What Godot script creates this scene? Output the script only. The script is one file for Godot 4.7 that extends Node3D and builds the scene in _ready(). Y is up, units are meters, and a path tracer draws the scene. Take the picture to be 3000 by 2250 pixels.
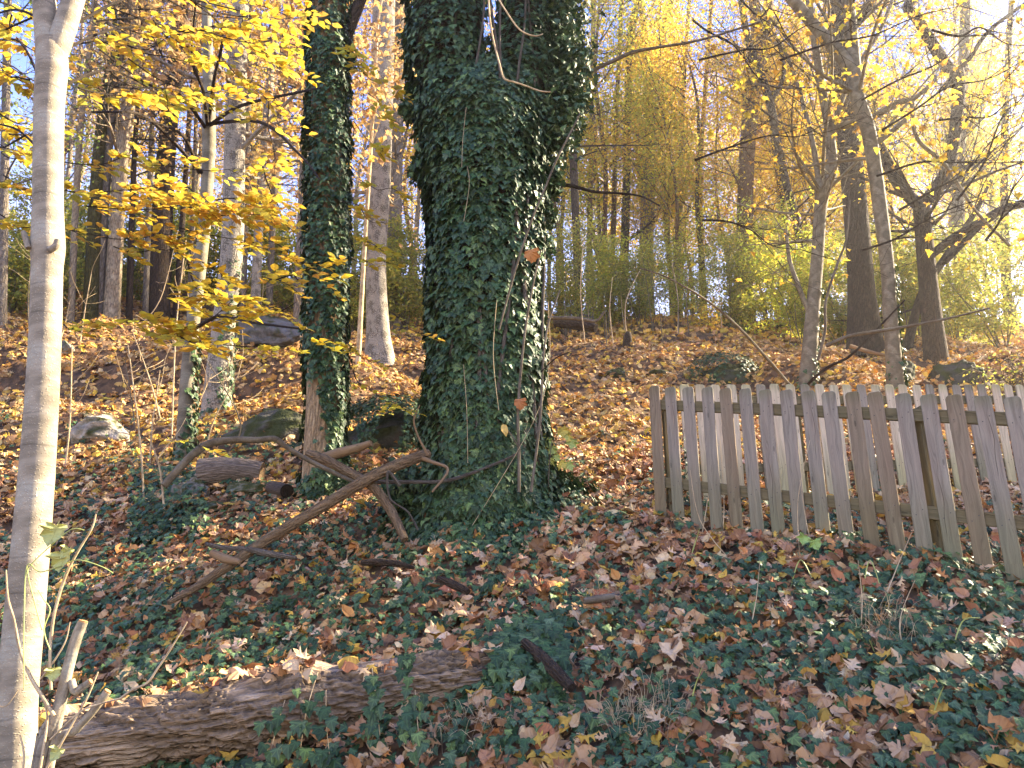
extends Node3D
# A wooded hillside in autumn seen from below: ivy-clad tree, picket fence, fallen log, leaf litter.

const F := 770.0                      # focal length in pixels of a 1024 x 768 picture
const CAM := Vector3(0, 1.6, 0)
const SUN := Vector3(0.75, 0.59, -0.33)   # direction towards the sun
var PITCH := deg_to_rad(17.0)
var rng := RandomNumberGenerator.new()
var nz := FastNoiseLite.new()
var nz2 := FastNoiseLite.new()
var M := {}
var LEAF := {}
var gaps := []                        # open lanes between the crowns through which the low sun comes

# ------------------------------------------------------------------ small tools
func R(a: float, b: float) -> float:
	return rng.randf_range(a, b)

func G(s: float) -> float:
	return (rng.randf() + rng.randf() + rng.randf() - 1.5) * 1.15 * s

func lin(r: float, g: float, b: float) -> Color:
	return Color(r, g, b)

class Geo:
	var v := PackedVector3Array()
	var n := PackedVector3Array()
	var uv := PackedVector2Array()
	var c := PackedColorArray()
	var i := PackedInt32Array()
	func mesh() -> ArrayMesh:
		var a := []
		a.resize(Mesh.ARRAY_MAX)
		a[Mesh.ARRAY_VERTEX] = v
		if n.size() == v.size(): a[Mesh.ARRAY_NORMAL] = n
		if uv.size() == v.size(): a[Mesh.ARRAY_TEX_UV] = uv
		if c.size() == v.size(): a[Mesh.ARRAY_COLOR] = c
		a[Mesh.ARRAY_INDEX] = i
		var m := ArrayMesh.new()
		m.add_surface_from_arrays(Mesh.PRIMITIVE_TRIANGLES, a)
		return m

class Bag:                            # many copies of one leaf
	var kind := ""
	var xf: Array[Transform3D] = []
	var pal := PackedInt32Array()
	var col := PackedColorArray()
	var big := PackedFloat32Array()

func tag(o: Node, label := "", category := "", group := "", kind := "") -> void:
	if label: o.set_meta("label", label)
	if category: o.set_meta("category", category)
	if group: o.set_meta("group", group)
	if kind: o.set_meta("kind", kind)

func thing(called: String, at_: Vector3, label: String, category: String, group := "") -> Node3D:
	var o := Node3D.new()
	o.name = called
	o.position = at_
	add_child(o, true)
	tag(o, label, category, group)
	return o

func put(called: String, m: Mesh, mat: Material, parent: Node3D, kind := "") -> MeshInstance3D:
	var o := MeshInstance3D.new()
	o.name = called
	o.mesh = m
	o.material_override = mat
	parent.add_child(o, true)
	if parent != self:
		o.position = -parent.position if parent.get_parent() == self else Vector3.ZERO
	if kind: o.set_meta("kind", kind)
	return o

# ------------------------------------------------------------------ view and terrain
func ray(px: float, py: float) -> Vector3:
	var d := Vector3((px - 512.0) / F, (384.0 - py) / F, -1.0)
	return d.rotated(Vector3.RIGHT, PITCH)

func at(px: float, py: float, D: float) -> Vector3:
	var d := ray(px, py)
	return CAM + d * (D / -d.z)

func screen(p: Vector3) -> Vector3:
	var q := (p - CAM).rotated(Vector3.RIGHT, -PITCH)
	var zc := maxf(-q.z, 0.01)
	return Vector3(512.0 + F * q.x / zc, 384.0 - F * q.y / zc, -q.z)

func px_m(p: Vector3) -> float:        # metres that one pixel spans at p
	return screen(p).z / F

const PD := [-50.0, 1.5, 2.6, 3.3, 4.0, 5.5, 7.3, 10.0, 15.0, 20.0, 30.0, 38.0, 46.0, 60.0, 90.0, 240.0]
const PH := [-1.6, -1.6, -1.4, -1.05, -0.65, 0.12, 1.02, 2.45, 5.0, 7.1, 11.9, 15.2, 16.2, 15.5, 11.0, -5.0]
const LD := [0.0, 5.0, 7.0, 10.0, 15.0, 20.0, 38.0, 60.0]
const LA := [0.12, 0.15, 0.10, 0.0, -0.05, -0.08, -0.14, -0.1]
const RD := [0.0, 5.0, 6.2, 7.0, 10.0, 14.0, 30.0, 60.0]
const RA := [0.16, 0.18, 0.24, 0.05, 0.0, 0.0, -0.03, -0.03]

func table(xs: Array, ys: Array, x: float) -> float:
	if x <= xs[0]: return ys[0]
	for k in range(1, xs.size()):
		if x < xs[k]:
			return lerpf(ys[k - 1], ys[k], (x - xs[k - 1]) / (xs[k] - xs[k - 1]))
	return ys[-1]

func ground(x: float, z: float) -> float:
	var D := -z
	var s := 0.12 + clampf((D - 5.0) * 0.07, 0.0, 1.5)
	var h := (table(PD, PH, D - s) + table(PD, PH, D) * 2.0 + table(PD, PH, D + s)) * 0.25
	var xx := clampf(x, -22.0, 22.0)
	var near := clampf(absf(x) - 6.0, 0.0, 16.0)
	if x < 0.0:
		h += table(LD, LA, D) * xx
	else:
		h += table(RD, RA, D) * minf(xx, lerpf(2.6, 1.3, smoothstep(4.6, 6.2, D)) + near * 0.1) if D < 12.0 else table(RD, RA, D) * xx
	h += nz.get_noise_2d(x * 9.0, z * 9.0) * 0.10
	h += nz.get_noise_2d(x * 2.2 + 70.0, z * 2.2) * 0.75 * smoothstep(8.0, 14.0, D)
	var m := smoothstep(-1.2, -3.2, x)
	h += 0.46 * m * smoothstep(12.0, 12.6, D) * (1.0 - smoothstep(12.8, 16.0, D))
	var r := Vector2(x + 0.25, D - 7.3).length()
	h += 0.22 * exp(-r * r * 0.8)
	return h + 1.6

func on(x: float, z: float, up := 0.0) -> Vector3:
	return Vector3(x, ground(x, z) + up, z)

func slope(x: float, z: float) -> Vector3:
	var e := 0.15
	return Vector3(ground(x - e, z) - ground(x + e, z), 2.0 * e, ground(x, z - e) - ground(x, z + e)).normalized()

func hit(px: float, py: float) -> Vector3:
	var d := ray(px, py)
	d /= -d.z
	var D := 1.5
	while D < 70.0:
		var p := CAM + d * D
		if ground(p.x, p.z) > p.y:
			var a := D - maxf(0.04, D * 0.012)
			var b := D
			for k in 8:
				var c := (a + b) * 0.5
				var q := CAM + d * c
				if ground(q.x, q.z) > q.y: b = c
				else: a = c
			return CAM + d * b
		D += maxf(0.04, D * 0.012)
	return on(d.x * 34.0, -34.0)

func depth(px: float, py: float) -> float:
	return -hit(px, py).z

# ------------------------------------------------------------------ meshes
func smooth_path(ctrl: Array, per: int) -> Array:       # ctrl: [Vector3, radius]
	var p := PackedVector3Array()
	var r := PackedFloat32Array()
	var n := ctrl.size()
	for k in n - 1:
		var a: Vector3 = ctrl[maxi(k - 1, 0)][0]
		var b: Vector3 = ctrl[k][0]
		var c: Vector3 = ctrl[k + 1][0]
		var d: Vector3 = ctrl[mini(k + 2, n - 1)][0]
		for s in per:
			var t := float(s) / per
			p.append(b.cubic_interpolate(c, a, d, t))
			r.append(lerpf(ctrl[k][1], ctrl[k + 1][1], t))
	p.append(ctrl[n - 1][0])
	r.append(ctrl[n - 1][1])
	return [p, r]

func tube(g: Geo, p: PackedVector3Array, r: PackedFloat32Array, sides: int, urep := 1.0, vper := 0.8, bump := 0.0, bfreq := 3.0, caps := false, flute := 0.0) -> void:
	var n := p.size()
	var base := g.v.size()
	var t0 := (p[1] - p[0]).normalized()
	var u := t0.cross(Vector3(0.31, 0.2, 0.93)).normalized()
	if absf(t0.dot(Vector3(0.31, 0.2, 0.93).normalized())) > 0.95: u = t0.cross(Vector3.RIGHT).normalized()
	var run := 0.0
	for k in n:
		var t := (p[mini(k + 1, n - 1)] - p[maxi(k - 1, 0)]).normalized()
		u = (u - t * u.dot(t)).normalized()
		var w := t.cross(u)
		if k > 0: run += p[k].distance_to(p[k - 1])
		for j in sides + 1:
			var a := TAU * (j % sides) / sides
			var dir := u * cos(a) + w * sin(a)
			var rr := r[k]
			if bump > 0.0:
				var q := p[k] + dir * rr
				rr *= 1.0 + bump * nz.get_noise_3d(q.x * bfreq * 10.0, q.y * bfreq * 4.0, q.z * bfreq * 10.0)
			if flute > 0.0:
				rr *= 1.0 + flute * maxf(0.0, 1.0 - run / (r[0] * 5.0)) * (0.6 + 0.4 * sin(a * 5.0 + 1.0))
			g.v.append(p[k] + dir * rr)
			g.n.append(dir)
			g.uv.append(Vector2(float(j) / sides * urep, run / vper))
	for k in n - 1:
		for j in sides:
			var a := base + k * (sides + 1) + j
			var b := a + 1
			var d := a + sides + 1
			var c := d + 1
			g.i.append_array(PackedInt32Array([a, d, c, a, c, b]))
	if bump > 0.0:                     # true normals of the uneven surface
		for k in n:
			for j in sides + 1:
				var a := base + k * (sides + 1)
				var jl := (j - 1 + sides) % sides
				var jr := (j + 1) % sides
				var du := g.v[a + jr] - g.v[a + jl]
				var dv := g.v[base + mini(k + 1, n - 1) * (sides + 1) + j] - g.v[base + maxi(k - 1, 0) * (sides + 1) + j]
				var nn := du.cross(dv)
				if nn.length() > 1e-9:
					nn = nn.normalized()
					g.n[a + j] = nn if nn.dot(g.n[a + j]) > 0.0 else -nn
	if caps:
		for e in 2:
			var k := 0 if e == 0 else n - 1
			var t := (p[1] - p[0]).normalized() * -1.0 if e == 0 else (p[n - 1] - p[n - 2]).normalized()
			var c := g.v.size()
			g.v.append(p[k] + t * r[k] * 0.12)
			g.n.append(t)
			g.uv.append(Vector2(0.5, 0.5))
			for j in sides + 1:
				g.v.append(g.v[base + k * (sides + 1) + j])
				g.n.append(t)
				g.uv.append(Vector2(0.5 + 0.3 * cos(TAU * j / sides), 0.5 + 0.3 * sin(TAU * j / sides)))
			for j in sides:
				if e == 0: g.i.append_array(PackedInt32Array([c, c + 1 + j, c + 2 + j]))
				else: g.i.append_array(PackedInt32Array([c, c + 2 + j, c + 1 + j]))

func stick(g: Geo, ctrl: Array, sides := 5, per := 3, urep := 1.0, vper := 0.5, bump := 0.0, caps := false) -> void:
	var sp := smooth_path(ctrl, per)
	tube(g, sp[0], sp[1], sides, urep, vper, bump, 3.0, caps)

# a leaf: right half of the outline, and the heights on the midrib that it is joined to
func leaf_mesh(half: Array, mids: Array, fold: float, curl: float, twist: float, wave: float, stalk := 0.0, phase := 0.0) -> ArrayMesh:
	var g := Geo.new()
	var f := func(x: float, y: float) -> Vector3:
		var z := fold * absf(x) + curl * (y - 0.35) * (y - 0.35) + twist * x * (y - 0.3) + wave * sin(absf(x) * 9.0 + y * 7.0 + phase) * absf(x)
		return Vector3(x, y, z)
	for side in [1.0, -1.0]:
		var o := g.v.size()
		for k in half.size():
			var wob := 1.0 + 0.12 * sin(k * 2.3 + phase + side)
			g.v.append(f.call(0.0, mids[k]))
			g.v.append(f.call(half[k][0] * side * wob, half[k][1]))
			g.uv.append(Vector2(0.5, 1.0 - mids[k] * 0.9 - 0.05))
			g.uv.append(Vector2(0.5 + half[k][0] * side * 0.75, 0.95 - half[k][1] * 0.85))
		for k in half.size() - 1:
			var a := o + k * 2
			for tri in [[a, a + 1, a + 3], [a, a + 3, a + 2]]:
				var p0 := g.v[tri[0]]
				var cr := (g.v[tri[1]] - p0).cross(g.v[tri[2]] - p0)
				if cr.length() < 1e-7: continue
				if cr.z < 0.0: g.i.append_array(PackedInt32Array([tri[0], tri[1], tri[2]]))
				else: g.i.append_array(PackedInt32Array([tri[0], tri[2], tri[1]]))
	if stalk > 0.0:
		var o := g.v.size()
		for q in [Vector3(-0.018, 0.03, 0), Vector3(0.018, 0.03, 0), Vector3(0.0, -stalk, -stalk * 0.5)]:
			g.v.append(q)
			g.uv.append(Vector2(0.5, 0.95))
		g.i.append_array(PackedInt32Array([o, o + 1, o + 2]))
	return g.mesh()

func make_leaves() -> void:
	var ivy := [[0.0, 0.04], [0.17, -0.10], [0.43, -0.05], [0.50, 0.11], [0.37, 0.25], [0.43, 0.46], [0.25, 0.58], [0.12, 0.82], [0.0, 1.0]]
	var ivm := [0.04, 0.08, 0.12, 0.18, 0.26, 0.4, 0.56, 0.8, 1.0]
	var map := [[0.0, 0.0], [0.12, -0.05], [0.36, -0.13], [0.31, 0.03], [0.62, 0.10], [0.43, 0.24], [0.64, 0.55], [0.47, 0.50], [0.40, 0.63], [0.22, 0.46], [0.24, 0.72], [0.09, 0.80], [0.0, 1.0]]
	var mpm := [0.0, 0.02, 0.06, 0.1, 0.16, 0.22, 0.3, 0.38, 0.46, 0.52, 0.7, 0.82, 1.0]
	var oak := [[0.0, 0.0], [0.04, 0.10], [0.11, 0.16], [0.27, 0.20], [0.11, 0.30], [0.12, 0.37], [0.37, 0.50], [0.29, 0.53], [0.11, 0.54], [0.12, 0.62], [0.31, 0.78], [0.10, 0.76], [0.09, 0.86], [0.0, 1.0]]
	var okm := [0.0, 0.08, 0.14, 0.2, 0.29, 0.36, 0.43, 0.49, 0.54, 0.61, 0.68, 0.76, 0.86, 1.0]
	var ova := [[0.0, 0.0], [0.19, 0.11], [0.29, 0.30], [0.28, 0.50], [0.19, 0.73], [0.08, 0.90], [0.0, 1.0]]
	var ovm := [0.0, 0.1, 0.28, 0.48, 0.72, 0.9, 1.0]
	var tiny := [[0.0, 0.0], [0.26, 0.42], [0.0, 1.0]]
	var tnm := [0.0, 0.45, 1.0]
	var plat := [[0.0, 0.05], [0.14, -0.04], [0.42, -0.06], [0.55, 0.14], [0.45, 0.26], [0.56, 0.48], [0.36, 0.60], [0.27, 0.78], [0.12, 0.86], [0.0, 1.0]]
	var plm := [0.05, 0.08, 0.14, 0.22, 0.3, 0.42, 0.55, 0.72, 0.86, 1.0]
	LEAF["ivy_a"] = leaf_mesh(ivy, ivm, 0.10, -0.28, 0.1, 0.10, 0.35, 0.0)
	LEAF["ivy_b"] = leaf_mesh(ivy, ivm, 0.22, -0.10, -0.2, 0.14, 0.35, 2.0)
	LEAF["ivy_c"] = leaf_mesh(ivy, ivm, -0.12, -0.35, 0.15, 0.10, 0.35, 4.1)
	LEAF["oak_a"] = leaf_mesh(oak, okm, 0.30, 0.75, 0.7, 0.25, 0.14, 0.3)
	LEAF["oak_b"] = leaf_mesh(oak, okm, -0.40, -1.0, -0.9, 0.3, 0.14, 1.7)
	LEAF["oak_c"] = leaf_mesh(oak, okm, -0.75, 0.5, 1.3, 0.3, 0.14, 3.2)
	LEAF["maple_a"] = leaf_mesh(map, mpm, -0.30, 0.5, 0.3, 0.35, 0.4, 0.5)
	LEAF["maple_b"] = leaf_mesh(map, mpm, -0.35, -0.7, -0.5, 0.4, 0.4, 2.2)
	LEAF["broad_a"] = leaf_mesh(plat, plm, 0.22, 0.6, -0.8, 0.45, 0.3, 1.2)
	LEAF["broad_b"] = leaf_mesh(plat, plm, -0.45, -0.9, 0.9, 0.45, 0.3, 3.4)
	LEAF["curled"] = leaf_mesh(plat, plm, -0.95, -0.8, -1.0, 0.6, 0.3, 5.2)
	LEAF["dry_b"] = leaf_mesh(ova, ovm, -1.0, -0.9, -0.9, 0.4, 0.10, 4.0)
	LEAF["ovate_a"] = leaf_mesh(ova, ovm, 0.18, -0.30, 0.2, 0.12, 0.10, 0.0)
	LEAF["ovate_b"] = leaf_mesh(ova, ovm, -0.10, -0.45, -0.3, 0.15, 0.10, 2.0)
	LEAF["dry_a"] = leaf_mesh(ova, ovm, 0.5, 0.8, 0.9, 0.3, 0.10, 1.0)
	LEAF["tiny"] = leaf_mesh(tiny, tnm, 0.25, -0.2, 0.3, 0.0, 0.0, 0.0)

func leaf_basis(n: Vector3, tip: Vector3, s: float) -> Basis:
	var z := n.normalized()
	var y := tip - z * tip.dot(z)
	if y.length() < 1e-4: y = z.cross(Vector3(0.3, 0.9, 0.2))
	y = y.normalized()
	return Basis(y.cross(z) * s, y * s, z * s)

func drop(bag: Bag, p: Vector3, n: Vector3, tip: Vector3, s: float, palette: Array, jitter := 0.22) -> void:
	var k := rng.randi() % palette.size()
	var c: Color = palette[k]
	var b := R(1.0 - jitter, 1.0 + jitter)
	bag.xf.append(Transform3D(leaf_basis(n, tip, s), p))
	bag.pal.append(k)
	bag.col.append(Color(c.r * b, c.g * b * R(0.93, 1.07), c.b * b * R(0.9, 1.1)))
	var q := screen(p)
	var inside := q.x > 4.0 and q.x < 1020.0 and q.y > 4.0 and q.y < 764.0 and q.z > 0.5
	bag.big.append(s / q.z if inside else 0.0)

# flush: the leaves that show largest become parts, the others one mass
func flush(bag: Bag, called: String, mass: String, mat_kind: String, palette: Array, parent: Node3D, limit: int, extra = null) -> void:
	var n := bag.xf.size()
	if n == 0: return
	var taken := {}
	if limit > 0:
		var order := range(n)
		order = order.filter(func(k): return bag.big[k] > 0.0)
		if extra != null: order = order.filter(func(k): return extra.call(bag.xf[k]))
		order.sort_custom(func(a, b): return bag.big[a] > bag.big[b])
		for k in order.slice(0, limit):
			taken[k] = true
			var o := MeshInstance3D.new()
			o.name = called
			o.mesh = LEAF[bag.kind]
			o.material_override = leaf_mat(mat_kind, palette[bag.pal[k]])
			o.transform = bag.xf[k].translated(-parent.global_position)
			parent.add_child(o, true)
	var mm := MultiMesh.new()
	mm.transform_format = MultiMesh.TRANSFORM_3D
	mm.use_colors = true
	mm.mesh = LEAF[bag.kind]
	mm.instance_count = n - taken.size()
	if mm.instance_count == 0: return
	var off := -parent.global_position
	var w := 0
	for k in n:
		if taken.has(k): continue
		mm.set_instance_transform(w, bag.xf[k].translated(off))
		mm.set_instance_color(w, bag.col[k])
		w += 1
	var o := MultiMeshInstance3D.new()
	o.name = mass
	o.multimesh = mm
	o.material_override = M[mat_kind]
	o.set_meta("kind", "stuff")
	parent.add_child(o, true)

var leaf_mats := {}
func leaf_mat(kind: String, c: Color) -> Material:
	var key := [kind, c]
	if not leaf_mats.has(key):
		var m: StandardMaterial3D = M[kind].duplicate()
		m.vertex_color_use_as_albedo = false
		m.albedo_color = c.linear_to_srgb()
		leaf_mats[key] = m
	return leaf_mats[key]

func bag(kind: String) -> Bag:
	var b := Bag.new()
	b.kind = kind
	return b

func pick(bags: Array) -> Bag:
	return bags[rng.randi() % bags.size()]

# ------------------------------------------------------------------ textures and materials
func noise_image(w: int, h: int, freq: float, oct: int, ridged: bool, sd: int, ow: int, oh: int) -> Image:
	var f := FastNoiseLite.new()
	f.seed = sd
	f.noise_type = FastNoiseLite.TYPE_SIMPLEX_SMOOTH
	f.frequency = freq
	f.fractal_type = FastNoiseLite.FRACTAL_RIDGED if ridged else FastNoiseLite.FRACTAL_FBM
	f.fractal_octaves = oct
	var im := f.get_seamless_image(w, h)
	im.resize(ow, oh, Image.INTERPOLATE_CUBIC)
	im.convert(Image.FORMAT_RGBA8)
	return im

func two(w: int, h: int, fn: Callable) -> Array:         # fn(x, y) -> [linear colour, height]
	var a := Image.create(w, h, false, Image.FORMAT_RGB8)
	var b := Image.create(w, h, false, Image.FORMAT_RGB8)
	for y in h:
		for x in w:
			var r: Array = fn.call(x, y)
			var c: Color = r[0]
			a.set_pixel(x, y, c.linear_to_srgb())
			b.set_pixel(x, y, Color(r[1], r[1], r[1]))
	return [ImageTexture.create_from_image(a), ImageTexture.create_from_image(b)]

func mat(tex: Array, rough: float, relief: float, tint := Color.WHITE, scale := Vector3.ONE) -> StandardMaterial3D:
	var m := StandardMaterial3D.new()
	m.albedo_texture = tex[0]
	m.albedo_color = tint
	m.roughness = rough
	m.metallic_specular = 0.3
	if relief > 0.0:
		m.heightmap_enabled = true
		m.heightmap_texture = tex[1]
		m.heightmap_scale = relief
	m.uv1_scale = scale
	return m

func make_materials() -> void:
	# furrowed bark
	var n1 := noise_image(96, 48, 0.055, 3, true, 3, 256, 512)
	var n2 := noise_image(256, 512, 0.05, 4, false, 4, 256, 512)
	var n3 := noise_image(128, 256, 0.012, 3, false, 5, 256, 512)
	var furrow := two(256, 512, func(x, y):
		var a := n1.get_pixel(x, y).r
		var b := n2.get_pixel(x, y).r
		var c := n3.get_pixel(x, y).r
		var h := clampf(1.0 - a * 1.15 + (b - 0.5) * 0.5, 0.0, 1.0)
		var k := 0.35 + 0.65 * h
		var g := lin(0.27, 0.21, 0.15).lerp(lin(0.32, 0.28, 0.22), c)
		return [Color(g.r * k, g.g * k, g.b * k), h])
	M["furrow"] = mat(furrow, 0.95, 2.5)
	M["dark_bark"] = mat(furrow, 0.95, 2.5, Color(0.62, 0.57, 0.53))
	M["tan_bark"] = mat(furrow, 0.95, 1.6, Color(1.28, 1.18, 1.02))
	M["branch_bark"] = mat(furrow, 0.95, 1.2, Color(0.98, 0.89, 0.77))
	M["brown_bark"] = mat(furrow, 0.95, 2.0, Color(0.86, 0.72, 0.60))
	M["moss_bark"] = mat(furrow, 0.95, 2.0, Color(0.62, 0.63, 0.42))
	M["pale_bark"] = mat(furrow, 0.95, 1.6, Color(1.25, 1.22, 1.15))
	# smooth grey bark with pores and faint rings
	var s1 := noise_image(64, 256, 0.05, 3, false, 11, 256, 512)
	var s2 := noise_image(256, 512, 0.09, 3, false, 12, 256, 512)
	var s3 := noise_image(128, 256, 0.015, 3, false, 13, 256, 512)
	var s4 := noise_image(48, 384, 0.10, 2, false, 15, 256, 512)
	var slick := two(256, 512, func(x, y):
		var ring := s1.get_pixel(x, y).r
		var pore := smoothstep(0.70, 0.80, s2.get_pixel(x, y).r)
		var c := s3.get_pixel(x, y).r
		var st := s4.get_pixel(x, y).r
		var g := lin(0.255, 0.215, 0.15).lerp(lin(0.39, 0.33, 0.235), smoothstep(0.25, 0.75, c))
		var k := 0.80 + 0.20 * ring + 0.20 * (st - 0.5) + 0.34 * pore
		for q in [60, 190, 330, 455]:      # branch-scar rings
			var dd := absf(y - q - 16.0 * (s3.get_pixel(x, (q * 3) % 512).r - 0.5))
			k *= 1.0 - 0.34 * exp(-dd * dd / 14.0) * smoothstep(0.35, 0.6, s3.get_pixel((x + 60) % 256, q).r)
		var lich := smoothstep(0.62, 0.70, s2.get_pixel((x * 2) % 256, (y * 2 + 100) % 512).r * 0.5 + c * 0.5)
		g = g.lerp(lin(0.40, 0.41, 0.34), lich * 0.5)
		return [Color(g.r * k, g.g * k, g.b * k), clampf(0.4 + 0.25 * ring + 0.5 * pore, 0.0, 1.0)])
	M["slick"] = mat(slick, 0.8, 0.35)
	M["beech_bark"] = mat(slick, 0.8, 0.4, Color(0.82, 0.82, 0.80))
	M["grey_stem"] = mat(slick, 0.85, 0.3, Color(0.72, 0.70, 0.68))
	M["straw_stem"] = mat(slick, 0.85, 0.2, Color(1.25, 1.18, 1.08))
	# flaking pale bark
	var f1 := noise_image(128, 192, 0.06, 4, true, 21, 256, 512)
	var flaky := two(256, 512, func(x, y):
		var a := f1.get_pixel(x, y).r
		var b := n2.get_pixel(x, y).r
		var c := n3.get_pixel(x, y).r
		var dark := smoothstep(0.56, 0.72, b * 0.6 + c * 0.5)
		var h := clampf(1.0 - a * 0.8, 0.0, 1.0)
		var g := lin(0.42, 0.37, 0.29).lerp(lin(0.18, 0.155, 0.115), dark)
		var k := 0.5 + 0.5 * h
		return [Color(g.r * k, g.g * k, g.b * k), h])
	M["flaky"] = mat(flaky, 0.9, 1.4)
	# weathered fence board
	var w1 := noise_image(128, 16, 0.06, 4, false, 31, 256, 1024)
	var w2 := noise_image(64, 64, 0.03, 3, false, 32, 256, 1024)
	var w3 := noise_image(256, 24, 0.14, 2, true, 33, 256, 1024)
	var board := two(256, 1024, func(x, y):
		var warp := int(w2.get_pixel(x, y).r * 46.0)
		var a := w1.get_pixel((x + warp) % 256, y).r
		var fine := w3.get_pixel((x + warp) % 256, y).r
		var c := w2.get_pixel((x + 90) % 256, (y + 300) % 1024).r
		var g := lin(0.315, 0.25, 0.185).lerp(lin(0.33, 0.285, 0.215), c)
		var k := 0.72 + 0.42 * a - 0.22 * smoothstep(0.55, 0.95, fine)
		# two knots and a long check
		for q in [Vector3(70, 300, 9), Vector3(180, 760, 7)]:
			var d := Vector2(x - q.x, (y - q.y) * 0.45).length()
			k *= 1.0 - 0.55 * exp(-d * d / (q.z * q.z)) + 0.10 * sin(d * 0.8) * exp(-d * d / (q.z * q.z * 12.0))
		var cr := absf(x - 128.0 - 26.0 * (w2.get_pixel(0, y).r - 0.5) * 2.0)
		var crack := (1.0 - smoothstep(0.6, 2.6, cr)) * smoothstep(380.0, 440.0, y) * (1.0 - smoothstep(640.0, 720.0, y))
		k *= 1.0 - 0.8 * crack
		return [Color(g.r * k, g.g * k, g.b * k), clampf(0.3 + 0.6 * a - crack, 0.0, 1.0)])
	M["board"] = mat(board, 0.92, 0.35)
	M["board_warm"] = mat(board, 0.92, 0.35, Color(0.94, 0.90, 0.84))
	M["board_green"] = mat(board, 0.92, 0.35, Color(0.80, 0.79, 0.66))
	M["board_pale"] = mat(board, 0.92, 0.3, Color(1.32, 1.30, 1.24))
	M["dead_wood"] = mat(board, 0.9, 0.5, Color(0.93, 0.84, 0.73))
	for q in ["board", "board_warm", "board_pale"]: M[q].vertex_color_use_as_albedo = true
	M["nail"] = StandardMaterial3D.new()
	M["nail"].albedo_color = lin(0.06, 0.05, 0.045).linear_to_srgb()
	M["nail"].roughness = 0.7
	M["char"] = mat(board, 0.95, 1.0, Color(0.30, 0.27, 0.24))
	M["cut_wood"] = mat(board, 0.9, 0.4, Color(1.25, 1.05, 0.80))
	# bark of the fallen log: furrows along it (vertex colours add bare wood)
	var l1 := noise_image(192, 40, 0.06, 3, true, 41, 512, 512)
	var logt := two(512, 512, func(x, y):
		var a := l1.get_pixel(x, y).r
		var b := n2.get_pixel(x % 256, y).r
		var h := clampf(1.0 - a * 1.1 + (b - 0.5) * 0.3, 0.0, 1.0)
		var k := 0.35 + 0.75 * h
		return [Color(k, k, k), h])
	M["log"] = mat(logt, 0.95, 2.2)
	M["log"].vertex_color_use_as_albedo = true
	# stone, soil
	var r1 := noise_image(256, 256, 0.02, 5, false, 51, 256, 256)
	var r2 := noise_image(256, 256, 0.05, 3, true, 52, 256, 256)
	var stone := two(256, 256, func(x, y):
		var a := r1.get_pixel(x, y).r
		var b := r2.get_pixel(x, y).r
		var k := 0.55 + 0.6 * a - 0.25 * smoothstep(0.6, 0.95, b)
		return [Color(k, k, k), clampf(a - 0.3 * b + 0.2, 0.0, 1.0)])
	M["stone"] = mat(stone, 0.95, 3.0, Color.WHITE, Vector3.ONE * 1.4)
	M["stone"].uv1_triplanar = true
	M["stone"].vertex_color_use_as_albedo = true
	var soil := two(256, 256, func(x, y):
		var a := r1.get_pixel(x, y).r
		var b := r2.get_pixel((x * 2) % 256, (y * 2) % 256).r
		var g := lin(0.055, 0.036, 0.022).lerp(lin(0.22, 0.125, 0.06), smoothstep(0.35, 0.75, a * 0.7 + b * 0.3))
		return [g, a])
	M["soil"] = mat(soil, 1.0, 3.0, Color.WHITE, Vector3.ONE * 0.9)
	M["soil"].uv1_triplanar = true
	M["soil"].uv1_world_triplanar = true
	# leaves
	var iv := two(64, 64, func(x, y):
		var u: float = x / 63.0 - 0.5
		var v: float = 1.0 - y / 63.0
		var w := 9.0
		for q in [Vector2(0, 1), Vector2(0.75, 0.75), Vector2(-0.75, 0.75), Vector2(0.95, 0.05), Vector2(-0.95, 0.05)]:
			var d: Vector2 = q.normalized()
			var p := Vector2(u, v - 0.12)
			if p.dot(d) > 0.0: w = minf(w, absf(p.cross(d)))
		var vein := 1.0 - smoothstep(0.010, 0.055, w)
		var blot := r1.get_pixel(x * 3, y * 3).r
		var k := 0.75 + 0.5 * blot
		return [Color(k, k, k).lerp(Color(2.6, 2.6, 2.2), vein * 0.45) * 0.55, 0.5 + 0.4 * vein])
	M["ivy"] = mat(iv, 0.5, 0.0, Color.WHITE)
	M["ivy"].metallic_specular = 0.32
	var dv := two(64, 64, func(x, y):
		var u: float = x / 63.0 - 0.5
		var v: float = 1.0 - y / 63.0
		var rib := 1.0 - smoothstep(0.01, 0.04, absf(u))
		var side := absf(fposmod((v - absf(u) * 0.7) * 7.0, 1.0) - 0.5)
		var vein := maxf(rib, 0.6 * (1.0 - smoothstep(0.03, 0.10, side)))
		var blot := r1.get_pixel(x * 3, (y * 3 + 40) % 256).r
		var k := 0.72 + 0.70 * blot - 0.16 * vein
		return [Color(k, k * (0.92 + 0.12 * blot), k * (0.85 + 0.2 * blot)), vein])
	M["dry"] = mat(dv, 0.75, 0.0)
	M["yellow"] = mat(dv, 0.6, 0.0)
	M["crown"] = StandardMaterial3D.new()
	M["crown"].roughness = 0.7
	M["crown"].metallic_specular = 0.25
	for q in [["ivy", 0.20], ["dry", 0.16], ["yellow", 0.95], ["crown", 0.95]]:
		var m: StandardMaterial3D = M[q[0]]
		m.vertex_color_use_as_albedo = true
		m.backlight_enabled = true
		m.backlight = Color(q[1], q[1], q[1])
	M["blade"] = StandardMaterial3D.new()
	M["blade"].albedo_color = lin(0.40, 0.44, 0.12).linear_to_srgb()
	M["blade"].roughness = 0.6

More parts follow.
